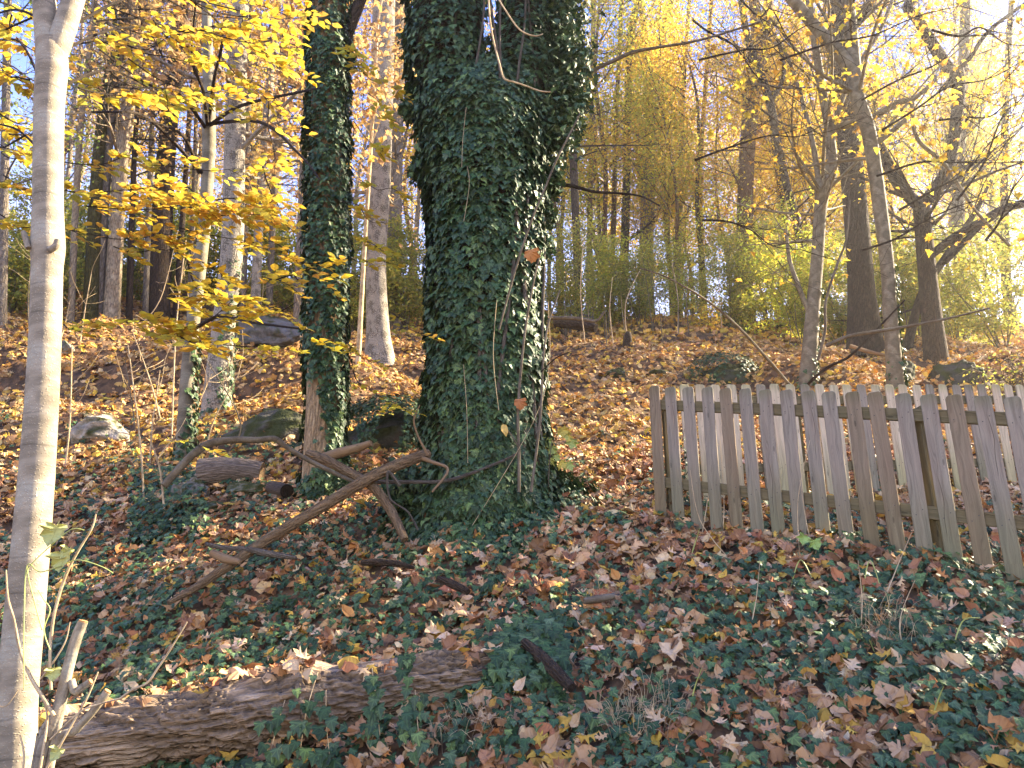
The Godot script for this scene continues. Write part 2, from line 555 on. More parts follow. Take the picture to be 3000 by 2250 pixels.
# ------------------------------------------------------------------ colours (real base colours, linear)
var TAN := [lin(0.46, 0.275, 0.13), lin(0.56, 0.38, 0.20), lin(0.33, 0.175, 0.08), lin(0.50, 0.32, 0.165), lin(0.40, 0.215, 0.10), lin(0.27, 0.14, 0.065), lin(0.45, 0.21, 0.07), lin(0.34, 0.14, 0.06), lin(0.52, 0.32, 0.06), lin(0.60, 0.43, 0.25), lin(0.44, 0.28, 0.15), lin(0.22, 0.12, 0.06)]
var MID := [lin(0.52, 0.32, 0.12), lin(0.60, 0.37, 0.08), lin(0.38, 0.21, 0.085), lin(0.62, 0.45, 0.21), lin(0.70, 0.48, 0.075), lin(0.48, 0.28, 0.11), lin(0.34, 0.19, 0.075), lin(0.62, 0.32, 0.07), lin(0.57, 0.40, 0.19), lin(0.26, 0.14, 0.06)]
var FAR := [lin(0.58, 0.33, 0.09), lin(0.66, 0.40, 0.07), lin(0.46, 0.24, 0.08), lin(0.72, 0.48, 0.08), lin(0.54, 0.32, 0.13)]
var IVY := [lin(0.070, 0.132, 0.048), lin(0.048, 0.096, 0.037), lin(0.100, 0.170, 0.064), lin(0.058, 0.112, 0.050), lin(0.150, 0.225, 0.070), lin(0.082, 0.138, 0.064), lin(0.048, 0.094, 0.038), lin(0.115, 0.180, 0.085)]
var GOLD := [lin(0.66, 0.45, 0.05), lin(0.66, 0.50, 0.06), lin(0.66, 0.40, 0.055), lin(0.56, 0.47, 0.07), lin(0.60, 0.36, 0.065), lin(0.70, 0.52, 0.05), lin(0.50, 0.45, 0.07)]
var LEMON := [lin(0.72, 0.56, 0.05), lin(0.66, 0.56, 0.06), lin(0.74, 0.50, 0.04), lin(0.58, 0.55, 0.08)]
var AMBER := [lin(0.72, 0.47, 0.06), lin(0.76, 0.56, 0.06), lin(0.66, 0.40, 0.06), lin(0.74, 0.60, 0.08), lin(0.60, 0.36, 0.07), lin(0.68, 0.57, 0.07)]
var OLIVE := [lin(0.30, 0.33, 0.06), lin(0.42, 0.42, 0.07), lin(0.22, 0.27, 0.06), lin(0.50, 0.42, 0.08), lin(0.36, 0.32, 0.08)]
var LIME := [lin(0.46, 0.50, 0.06), lin(0.56, 0.54, 0.07), lin(0.34, 0.42, 0.06), lin(0.62, 0.52, 0.07)]
var BUFF := [lin(0.55, 0.36, 0.16), lin(0.62, 0.44, 0.20), lin(0.48, 0.30, 0.14), lin(0.60, 0.38, 0.10)]
var GREEN := [lin(0.16, 0.24, 0.05), lin(0.24, 0.30, 0.06), lin(0.34, 0.36, 0.07)]

# ------------------------------------------------------------------ trees
func in_gap(p: Vector3) -> bool:
	for g in gaps:
		var a: Vector3 = g[0]
		var b: Vector3 = g[1]
		var s := SUN.normalized()
		var q := p - a
		if q.dot(s) < 0.8: continue
		var pa := q - s * q.dot(s)
		var ab := b - a
		ab -= s * ab.dot(s)
		var t := clampf(pa.dot(ab) / maxf(ab.length_squared(), 1e-6), 0.0, 1.0)
		if (pa - ab * t).length() < g[2] * R(0.8, 1.15): return true
	return false

func twig_tree(g: Geo, from: Vector3, dir: Vector3, length: float, r: float, depth_: int, ends: Array) -> void:
	var ctrl := []
	var p := from
	var d := dir.normalized()
	var seg := 4
	for k in seg + 1:
		ctrl.append([p, maxf(r * (1.0 - 0.75 * k / seg), 0.003)])
		p += d * length / seg
		d = (d + Vector3(G(0.22), R(-0.06, 0.2), G(0.22))).normalized()
		if k > 0 and depth_ > 0:
			for m in (2 if rng.randf() < 0.6 else 1):
				var side := d.cross(Vector3(R(-1, 1), R(-1, 1), R(-1, 1))).normalized()
				twig_tree(g, ctrl[k][0], d * 0.6 + side * R(0.6, 1.0) + Vector3(0, 0.12, 0), length * R(0.35, 0.6), r * (1.0 - 0.75 * k / seg) * 0.6, depth_ - 1, ends)
		if k > 1: ends.append(ctrl[k][0])
	stick(g, ctrl, 4 if r < 0.03 else 6, 2, 1.0, 0.5)

# spec: trunk [[px, py, width in px], ...] base first, mat, label, group; limbs; crown {n, size, pal, lo, hi, kind}
func tree(s: Dictionary) -> Node3D:
	var tr: Array = s.trunk
	var base: Vector3
	if s.has("D"):
		var b0 := at(tr[0][0], tr[0][1], s.D)
		base = on(b0.x, b0.z)
	else:
		base = hit(tr[0][0], tr[0][1])
	var D := -base.z
	var o := thing(s.get("name", "tree"), base, s.label, s.get("cat", "tree"), s.get("group", ""))
	var ctrl := []
	for q in tr:
		var p := at(q[0], q[1], D)
		ctrl.append([p, q[2] * 0.5 * px_m(p)])
	ctrl[0][0] = base - Vector3(0, 0.25, 0)
	ctrl[0][1] *= 1.15
	var up: float = s.get("up", 6.0)
	var last: Vector3 = ctrl[-1][0]
	var d: Vector3 = (last - ctrl[-2][0]).normalized()
	if up > 0.0:
		ctrl.append([last + d * up * 0.5, ctrl[-1][1] * 0.8])
		ctrl.append([last + (d + Vector3(G(0.1), 0.1, G(0.1))) * up, ctrl[-2][1] * 0.35])
	var m: Material = M[s.get("mat", "furrow")]
	var g := Geo.new()
	var sp := smooth_path(ctrl, 10)
	var circ: float = TAU * ctrl[0][1]
	tube(g, sp[0], sp[1], 20 if D < 16.0 else 14, maxf(1.0, roundf(circ / 0.55)), 0.95, s.get("bump", 0.05), 0.7, false, s.get("flute", 0.12))
	put("trunk", g.mesh(), m, o)
	for l in s.get("limbs", []):
		var c2 := []
		for q in l:
			var p := at(q[0], q[1], D - (q[3] if q.size() > 3 else 0.0))
			c2.append([p, q[2] * 0.5 * px_m(p)])
		var g2 := Geo.new()
		stick(g2, c2, 10, 8, 1.0, 0.8, 0.05)
		put("branch", g2.mesh(), m, o)
	var ends := []
	var tg := Geo.new()
	var cr: Dictionary = s.get("crown", {})
	var lo: float = cr.get("lo", 2.5)
	var nb: int = s.get("twigs", 14)
	var pts: PackedVector3Array = sp[0]
	var rad: PackedFloat32Array = sp[1]
	for l in s.get("limbs", []):
		for k in range(1, l.size()):
			var p := at(l[k][0], l[k][1], D - (l[k][3] if l[k].size() > 3 else 0.0))
			for q in s.get("limb_twigs", 2):
				twig_tree(tg, p, Vector3(R(-1, 1), R(-0.1, 0.8), R(-1, 1)), R(0.8, 2.0), 0.014, 2, ends)
	var made := 0
	for tries in nb * 8:
		if made >= nb: break
		var k := rng.randi() % pts.size()
		if pts[k].y - base.y < lo or pts[k].y - base.y > cr.get("hi", 99.0): continue
		made += 1
		var a := R(0, TAU)
		var L: float = R(1.2, 3.4) * s.get("reach", 1.0)
		twig_tree(tg, pts[k], Vector3(cos(a), R(0.1, 0.9), sin(a)), L, clampf(rad[k] * 0.28, 0.008, 0.05), 2 if D < 30.0 else 1, ends)
	if tg.v.size(): put("twigs", tg.mesh(), m, o, "stuff")
	if cr.has("n") and ends.size():
		var b := bag(cr.get("kind", "maple_a" if D < 12.0 else "tiny"))
		for k in int(cr.n):
			var e: Vector3 = ends[rng.randi() % ends.size()]
			var sd: float = cr.get("spread", 0.40)
			var p := e + Vector3(G(sd), G(sd) - 0.05, G(sd))
			if in_gap(p): continue
			drop(b, p, Vector3(G(0.7), R(0.2, 1.0), G(0.7)), Vector3(R(-1, 1), R(-0.9, 0.2), R(-1, 1)), R(0.7, 1.25) * cr.get("size", 0.11), cr.pal)
		flush(b, "leaf", "crown", "crown", cr.pal, o, 0)
	return o

func birth(spec: Array) -> Node3D:      # [label, mat, trunk, extra]
	var s := {"label": spec[0], "mat": spec[1], "trunk": spec[2]}
	if spec.size() > 3: s.merge(spec[3], true)
	return tree(s)

# a leafy spray in level layers, as on a young beech: from a to b, n leaves
func spray(g: Geo, bags: Array, pal: Array, a: Vector3, b: Vector3, n: int, wide: float, size: float) -> void:
	var ctrl := []
	var L := a.distance_to(b)
	for k in 5:
		var t := k / 4.0
		ctrl.append([a.lerp(b, t) + Vector3(G(0.03), -0.06 * sin(t * PI) * L + G(0.03), G(0.03)), 0.006 * (1.0 - 0.7 * t)])
	stick(g, ctrl, 4, 3)
	var sp := smooth_path(ctrl, 6)
	var p: PackedVector3Array = sp[0]
	var dir := (b - a).normalized()
	var side := dir.cross(Vector3.UP).normalized()
	var per := 7
	var count := maxi(1, n / per)
	for k in count:
		var t := pow(R(0.02, 1.0), 0.8)
		var q := p[mini(int(t * p.size()), p.size() - 1)]
		var s := 1.0 if k % 2 == 0 else -1.0
		var td := (dir * R(0.3, 1.0) + side * s * R(0.3, 1.0) + Vector3(0, R(-0.35, 0.15), 0)).normalized()
		var tl := R(0.35, 1.0) * wide
		var e := q + td * tl + Vector3(0, -0.1 * tl, 0)
		stick(g, [[q, 0.0028], [q.lerp(e, 0.5) + Vector3(0, 0.02, 0), 0.0022], [e, 0.0014]], 3, 2)
		var ts := td.cross(Vector3.UP).normalized()
		for j in per:
			var u := (j + 1.0) / per
			var w := 1.0 if j % 2 == 0 else -1.0
			var pos := q.lerp(e, u) + ts * w * size * 0.25
			var tip := td + ts * w * R(0.4, 0.9) + Vector3(0, R(-0.6, 0.05), 0)
			drop(pick(bags), pos, Vector3(G(0.42), 1.0, G(0.42) + 0.15), tip, size * R(0.7, 1.2), pal, 0.15)

# ------------------------------------------------------------------ rocks, logs
func rock(label: String, c: Vector3, half: Vector3, turn: float, sd: int, base_c: Color, moss_c: Color, moss: float, called := "rock", cat := "rock", group := "") -> Node3D:
	var o := thing(called, c, label, cat, group)
	var g := Geo.new()
	var rows := 36
	var cols := 56
	var cuts := []
	var rr := RandomNumberGenerator.new()
	rr.seed = sd * 77 + 5
	for k in 11: cuts.append([Vector3(rr.randf_range(-1, 1), rr.randf_range(-0.4, 1), rr.randf_range(-1, 1)).normalized(), rr.randf_range(0.62, 0.86)])
	var cell := FastNoiseLite.new()
	cell.seed = sd
	cell.noise_type = FastNoiseLite.TYPE_CELLULAR
	cell.frequency = 0.55
	cell.cellular_return_type = FastNoiseLite.RETURN_DISTANCE2_SUB
	for i in rows + 1:
		for j in cols + 1:
			var th := PI * i / rows
			var ph := TAU * (j % cols) / cols
			var d := Vector3(sin(th) * cos(ph), cos(th), sin(th) * sin(ph))
			var b := Vector3(signf(d.x) * pow(absf(d.x), 0.7), signf(d.y) * pow(absf(d.y), 0.7), signf(d.z) * pow(absf(d.z), 0.7))
			var k := 0.92 + 0.20 * nz.get_noise_3d(d.x * 13.0 + sd * 7.0, d.y * 13.0, d.z * 13.0) + 0.10 * cell.get_noise_3d(d.x * 2.0, d.y * 2.0, d.z * 2.0) + 0.05 * nz.get_noise_3d(d.x * 50.0, d.y * 50.0 + sd, d.z * 50.0)
			for cut in cuts:
				var over: float = b.dot(cut[0]) - cut[1]
				if over > 0.0: b -= cut[0] * over
			var q := (b * half * k).rotated(Vector3.UP, turn)
			g.v.append(q)
			var mm := smoothstep(0.5 - moss, 1.1 - moss, 0.55 + 0.5 * d.y * 0.5 + 0.9 * nz.get_noise_3d(d.x * 22.0, d.y * 22.0 + sd * 3.0, d.z * 22.0))
			g.c.append(base_c.lerp(moss_c, clampf(mm, 0.0, 1.0)))
	for i in rows:
		for j in cols:
			var a := i * (cols + 1) + j
			g.i.append_array(PackedInt32Array([a, a + cols + 1, a + cols + 2, a, a + cols + 2, a + 1]))
	var nn := PackedVector3Array()
	nn.resize(g.v.size())
	for t in range(0, g.i.size(), 3):
		var f := (g.v[g.i[t + 2]] - g.v[g.i[t]]).cross(g.v[g.i[t + 1]] - g.v[g.i[t]])
		for e in 3: nn[g.i[t + e]] += f
	for i in rows + 1:
		var s := nn[i * (cols + 1)] + nn[i * (cols + 1) + cols]
		nn[i * (cols + 1)] = s
		nn[i * (cols + 1) + cols] = s
	for k in nn.size():
		nn[k] = nn[k].normalized() if nn[k].length() > 1e-9 else Vector3.UP
		if nn[k].dot(g.v[k]) < 0.0: nn[k] = -nn[k]
	g.n = nn
	var mi := put("boulder", g.mesh(), M["stone"], o)
	mi.position = Vector3.ZERO
	return o

func log_piece(label: String, ctrl: Array, bark: Color, ends: Array, called := "log", cat := "log", group := "") -> Node3D:
	var o := thing(called, ctrl[0][0], label, cat, group)
	var g := Geo.new()
	var sp := smooth_path(ctrl, 8)
	tube(g, sp[0], sp[1], 14, 2.0, 0.7, 0.06, 1.2)
	for k in g.v.size(): g.c.append(bark)
	put("bark", g.mesh(), M["log"], o)
	for e in [0, ctrl.size() - 1]:
		var inner: Vector3 = ctrl[1][0] if e == 0 else ctrl[e - 1][0]
		var p: Vector3 = ctrl[e][0]
		var d := (p - inner).normalized()
		var h := Geo.new()
		tube(h, PackedVector3Array([p - d * 0.02, p + d * 0.004]), PackedFloat32Array([ctrl[e][1] * 0.97, ctrl[e][1] * 0.93]), 14, 1.0, 0.6, 0.0, 1.0, true)
		put("cut_end", h.mesh(), M[ends[0 if e == 0 else 1]], o)
	return o

func branch_thing(called: String, label: String, cat: String, ctrl: Array, m: String, group := "", part := "stem", bump := 0.04) -> Node3D:
	var o := thing(called, ctrl[0][0], label, cat, group)
	var g := Geo.new()
	stick(g, ctrl, 9, 7, 1.0, 0.6, bump, true)
	put(part, g.mesh(), M[m], o)
	return o

func add_branch(o: Node3D, ctrl: Array, m: String, part := "side_branch") -> void:
	var g := Geo.new()
	stick(g, ctrl, 7, 6, 1.0, 0.5, 0.03, true)
	put(part, g.mesh(), M[m], o)

func line(pts: Array, D0: float, D1: float) -> Array:   # [[px, py, width px], ...] along depths D0..D1
	var c := []
	for k in pts.size():
		var t := float(k) / maxi(pts.size() - 1, 1)
		var p := at(pts[k][0], pts[k][1], lerpf(D0, D1, t))
		c.append([p, maxf(pts[k][2] * 0.5 * px_m(p), 0.0018)])
	return c

func shrub(label: String, group: String, px: float, py: float, D: float, w: float, h: float, n: int, size: float, pal: Array) -> Node3D:
	var b0 := at(px, py, D)
	var base := on(b0.x, b0.z)
	var o := thing("shrub", base, label, "shrub", group)
	var g := Geo.new()
	var ends := []
	for k in 9:
		var a := R(0, TAU)
		var c := [[base + Vector3(cos(a) * 0.1, -0.1, sin(a) * 0.1), 0.02]]
		var lean := R(0.1, 0.9)
		for j in 4:
			var t := (j + 1) / 4.0
			c.append([base + Vector3(cos(a) * w * lean * t + G(0.08), h * R(0.75, 1.0) * t, sin(a) * w * lean * t + G(0.08)), 0.02 * (1.0 - 0.8 * t)])
			ends.append(c[-1][0])
			if true:
				for q in 3:
					var e: Vector3 = c[-1][0] + Vector3(G(w * 0.4), R(-0.2, 0.4) * h * 0.4, G(w * 0.4))
					stick(g, [[c[-1][0], 0.008], [c[-1][0].lerp(e, 0.5) + Vector3(0, 0.08, 0), 0.006], [e, 0.003]], 3, 2)
					ends.append(e)
		stick(g, c, 5, 3)
	put("stems", g.mesh(), M["grey_stem"], o)
	var b := bag("tiny")
	for k in n:
		var e: Vector3 = ends[rng.randi() % ends.size()]
		var p := e + Vector3(G(0.30), G(0.22), G(0.30))
		if in_gap(p): continue
		drop(b, p, Vector3(G(0.8), R(0.1, 1.0), G(0.8)), Vector3(R(-1, 1), R(-0.8, 0.3), R(-1, 1)), size * R(0.7, 1.3), pal)
	flush(b, "leaf", "foliage", "crown", pal, o, 0)
	return o

# ivy that clothes a stem: along ctrl [[pos, radius]], fn(t, angle) -> density 0..1; angle 0 faces +z (the road), PI/2 faces +x
func climb(bags: Array, ctrl: Array, n: int, size: float, out: float, dens: Callable) -> void:
	var sp := smooth_path(ctrl, 12)
	var p: PackedVector3Array = sp[0]
	var r: PackedFloat32Array = sp[1]
	for k in n:
		var f := R(0.0, p.size() - 1.001)
		var i := int(f)
		var a := R(0, TAU)
		var t := f / (p.size() - 1)
		if rng.randf() > dens.call(t, a): continue
		var dir := Vector3(sin(a), 0, cos(a))
		if nz2.get_noise_3d(sin(a) * 30.0, p[i].y * 26.0, cos(a) * 30.0) < -0.42 and rng.randf() < 0.75: continue
		var tuft := nz.get_noise_3d(a * 14.0, p[i].y * 16.0, 7.0)
		var q := p[i].lerp(p[i + 1], f - i) + dir * (lerpf(r[i], r[i + 1], f - i) + out * (0.35 + 0.65 * rng.randf() + 0.9 * tuft))
		drop(pick(bags), q, dir + Vector3(G(0.5), R(0.05, 0.8), G(0.5)), Vector3(G(0.5), -1.0, G(0.5)), size * R(0.45, 1.4), IVY, 0.38)

# ------------------------------------------------------------------ the place
func _ready() -> void:
	rng.seed = 20241
	nz.seed = 5
	nz.noise_type = FastNoiseLite.TYPE_SIMPLEX_SMOOTH
	nz.frequency = 0.1
	nz.fractal_octaves = 3
	nz2.seed = 9
	nz2.frequency = 0.1
	# camera
	var cam := Camera3D.new()
	cam.name = "camera"
	cam.position = CAM
	cam.rotation.x = PITCH
	cam.fov = rad_to_deg(2.0 * atan(384.0 / F))
	cam.near = 0.05
	cam.far = 600.0
	add_child(cam)
	cam.current = true
	# sky and air
	var sky_mat := ProceduralSkyMaterial.new()
	sky_mat.sky_top_color = Color(0.205, 0.355, 0.66)
	sky_mat.sky_horizon_color = Color(0.97, 0.96, 0.94)
	sky_mat.sky_curve = 0.2
	sky_mat.ground_bottom_color = Color(0.22, 0.20, 0.17)
	sky_mat.ground_horizon_color = Color(0.45, 0.50, 0.55)
	sky_mat.energy_multiplier = 1.0
	sky_mat.use_debanding = false
	var sky := Sky.new()
	sky.sky_material = sky_mat
	var env := Environment.new()
	env.background_mode = Environment.BG_SKY
	env.sky = sky
	env.background_energy_multiplier = 0.66
	env.ambient_light_source = Environment.AMBIENT_SOURCE_SKY
	env.tonemap_mode = Environment.TONE_MAPPER_LINEAR
	env.tonemap_exposure = 7.3
	env.volumetric_fog_enabled = true      # thin bright haze towards the sun
	env.volumetric_fog_density = 0.0013
	env.volumetric_fog_albedo = Color(0.97, 0.97, 0.95)
	env.volumetric_fog_anisotropy = 0.77
	env.sdfgi_enabled = true
	env.ssao_enabled = true
	env.ssil_enabled = true
	var we := WorldEnvironment.new()
	we.name = "world_environment"
	we.environment = env
	add_child(we)
	# sun: low, far to the right and a little ahead
	var sun := DirectionalLight3D.new()
	sun.name = "sun"
	sun.light_energy = 1.6
	sun.light_color = Color(1.0, 0.93, 0.80)
	sun.light_angular_distance = 0.53
	sun.shadow_enabled = true
	sun.sky_mode = DirectionalLight3D.SKY_MODE_LIGHT_ONLY
	add_child(sun)
	sun.look_at_from_position(SUN * 50.0, Vector3.ZERO, Vector3.UP)

	make_leaves()
	make_materials()
	open_lanes()
	hillside()
	rocks()
	main_trees()
	background_trees()
	shrubs()
	fences()
	deadwood()
	beech_leaves()
	slim_stems()
	stump_sprouts()
	ground_ivy()
	litter()

func open_lanes() -> void:
	# gaps in the crowns to the right through which the sun reaches the trunk at left and the slope
	gaps.append([at(72, -60, 3.3), at(20, 700, 3.3), 0.75])
	for q in [[60, 350, 330, 352, 0.6], [60, 400, 200, 402, 0.35], [330, 365, 420, 362, 0.9], [560, 352, 770, 362, 0.5], [600, 378, 1000, 378, 0.5], [480, 620, 560, 690, 0.10], [700, 610, 830, 640, 0.22], [880, 600, 1000, 690, 0.16]]:
		gaps.append([hit(q[0], q[1]), hit(q[2], q[3]), q[4]])
	for q in [[245, 20, 218, 400, 12.0], [385, 20, 380, 340, 15.5], [133, 20, 115, 280, 24.0], [655, 90, 648, 240, 18.0]]:
		gaps.append([at(q[0], q[1], q[4]), at(q[2], q[3], q[4]), 0.6])

func hillside() -> void:
	var o := MeshInstance3D.new()
	o.name = "hillside"
	var g := Geo.new()
	var ds := []
	var D := -14.0
	while D < 230.0:
		ds.append(D)
		D += 2.0 if D < 2.0 else 0.10 if D < 11.0 else 0.22 if D < 22.0 else 0.6 if D < 50.0 else 10.0
	var xs := []
	var x := 0.0
	while x < 140.0:
		xs.append(x)
		if x > 0.0: xs.append(-x)
		x += 0.12 if x < 6.0 else 0.4 if x < 14.0 else 1.2 if x < 40.0 else 20.0
	xs.sort()
	for d in ds:
		for q in xs:
			g.v.append(Vector3(q, ground(q, -d), -d))
	var w := xs.size()
	for i in ds.size() - 1:
		for j in w - 1:
			var a := i * w + j
			g.i.append_array(PackedInt32Array([a, a + w, a + w + 1, a, a + w + 1, a + 1]))
	g.n.resize(g.v.size())
	for i in ds.size():
		for j in w:
			var du := g.v[i * w + mini(j + 1, w - 1)] - g.v[i * w + maxi(j - 1, 0)]
			var dv := g.v[mini(i + 1, ds.size() - 1) * w + j] - g.v[maxi(i - 1, 0) * w + j]
			g.n[i * w + j] = du.cross(dv).normalized()
	o.mesh = g.mesh()
	o.material_override = M["soil"]
	add_child(o)
	tag(o, "steep wooded hillside strewn with fallen autumn leaves", "", "", "structure")
	hill = o

var hill: Node3D
var keep_out := []                    # [centre, radius]: no leaves grow or lie inside these

func ivyness(x: float, D: float) -> float:
	var n := 0.6 * nz.get_noise_2d(x * 8.0 + 31.0, D * 8.0) + 0.9 * nz.get_noise_2d(x * 34.0, D * 34.0 + 50.0)
	var bias := 0.07
	if D > 6.3: bias -= (D - 6.3) * 0.13
	if x > 0.2 and D > 5.4: bias -= 0.20
	if x < -0.6 and D < 7.5: bias += 0.16
	if x > 0.3 and D < 5.0: bias += 0.08
	return smoothstep(-0.26, 0.30, n + bias)

func litter() -> void:
	var kinds := ["oak_a", "oak_b", "oak_c", "broad_a", "broad_b", "curled", "maple_a", "dry_a", "dry_b"]
	var bags := []
	for k in kinds: bags.append(bag(k))
	for k in 36000:
		var D := 2.9 + 6.0 * rng.randf()
		var x := R(-1.0, 1.0) * (1.2 + D * 0.80)
		if ivyness(x, D) > 0.75 and rng.randf() < 0.6: continue
		var n := slope(x, -D)
		n = (n + Vector3(G(0.40), 0, G(0.40) + 0.08)).normalized()
		if rng.randf() < 0.08: n = Vector3(G(1.0), 0.6, G(1.0) + 0.4).normalized()
		var s := R(0.055, 0.125)
		if rng.randf() < 0.25: s *= 0.6
		var p := on(x, -D, R(0.01, 0.105))
		drop(pick(bags), p, n, Vector3(R(-1, 1), R(-1, 1) * 0.3, R(-1, 1)), s, TAN, 0.25)
	for k in bags.size():
		flush(bags[k], "fallen_leaf", ["oak_leaf_litter", "maple_leaf_litter", "small_leaf_litter"][0 if k < 3 else 1 if k < 7 else 2], "dry", TAN, hill, 33)
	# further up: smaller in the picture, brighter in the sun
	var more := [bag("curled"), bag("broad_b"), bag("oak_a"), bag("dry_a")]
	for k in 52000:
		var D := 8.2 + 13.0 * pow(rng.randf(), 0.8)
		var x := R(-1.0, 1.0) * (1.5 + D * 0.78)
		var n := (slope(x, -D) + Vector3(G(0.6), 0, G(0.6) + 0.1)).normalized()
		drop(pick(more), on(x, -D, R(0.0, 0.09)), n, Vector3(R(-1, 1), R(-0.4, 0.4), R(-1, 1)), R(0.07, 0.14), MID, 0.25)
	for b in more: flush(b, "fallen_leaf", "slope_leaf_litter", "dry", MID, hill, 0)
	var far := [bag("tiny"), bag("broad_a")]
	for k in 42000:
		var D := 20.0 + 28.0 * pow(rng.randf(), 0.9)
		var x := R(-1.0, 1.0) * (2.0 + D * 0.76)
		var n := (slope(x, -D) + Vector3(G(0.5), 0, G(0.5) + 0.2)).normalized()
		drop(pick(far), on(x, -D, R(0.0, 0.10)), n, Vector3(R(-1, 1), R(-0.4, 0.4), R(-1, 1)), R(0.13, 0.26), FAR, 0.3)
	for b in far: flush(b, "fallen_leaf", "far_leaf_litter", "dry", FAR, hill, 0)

func ground_ivy() -> void:
	var o := thing("ground_ivy", on(0, -4.5), "dark green ivy creeping through the fallen leaves over the bank in front", "ivy plant")
	var bags := [bag("ivy_a"), bag("ivy_b"), bag("ivy_c")]
	for k in 64000:
		var D := 2.9 + 7.5 * rng.randf()
		var x := R(-1.0, 1.0) * (1.2 + D * 0.80)
		if rng.randf() > ivyness(x, D): continue
		var n := (slope(x, -D) * 0.9 + Vector3(G(0.55), 0.1, G(0.55) + 0.35)).normalized()
		drop(pick(bags), on(x, -D, R(0.03, 0.13)), n, Vector3(G(0.8), -0.5, 1.0), R(0.028, 0.070), IVY, 0.3)
	# a thick mat hanging over the right end of the log, and strands over it
	for k in 480:
		var p := at(R(486, 570), R(640, 735), 4.35)
		p = on(p.x, p.z - R(0.0, 0.5), R(0.05, 0.22))
		drop(pick(bags), p, Vector3(G(0.5), 0.6, 1.0), Vector3(G(0.4), -1.0, 0.3), R(0.05, 0.085), IVY, 0.3)
	for st in [[318, 672, 300, 752], [326, 690, 330, 758], [372, 668, 380, 735], [405, 640, 410, 735], [415, 690, 420, 750], [285, 700, 268, 765], [360, 660, 352, 700]]:
		var g := Geo.new()
		var dd := depth(st[2], mini(st[3] + 6, 766)) - 0.10
		var a := at(st[0], st[1], dd + 0.02)
		var b := at(st[2], st[3], dd - 0.06)
		stick(g, [[a, 0.0025], [a.lerp(b, 0.5) + Vector3(G(0.02), 0, 0.05), 0.0025], [b, 0.002]], 4, 4)
		put("runner", g.mesh(), M["straw_stem"], o)
		for k in 16:
			var q := a.lerp(b, rng.randf()) + Vector3(G(0.05), G(0.02), 0.05 + R(0, 0.05))
			drop(pick(bags), q, Vector3(G(0.5), 0.5, 1.0), Vector3(G(0.5), -1.0, 0.2), R(0.04, 0.075), IVY, 0.25)
	for k in 1500:
		var p := hit(R(128, 205), R(478, 545))
		drop(pick(bags), p + Vector3(0, R(0.03, 0.28) * rng.randf(), 0), Vector3(G(0.7), 0.7, 0.6), Vector3(G(0.8), -0.8, 0.6), R(0.04, 0.075), IVY, 0.3)
	for b in bags:
		flush(b, "leaf", "foliage", "ivy", IVY, o, 100)
	M["ivy"].albedo_color = Color.WHITE

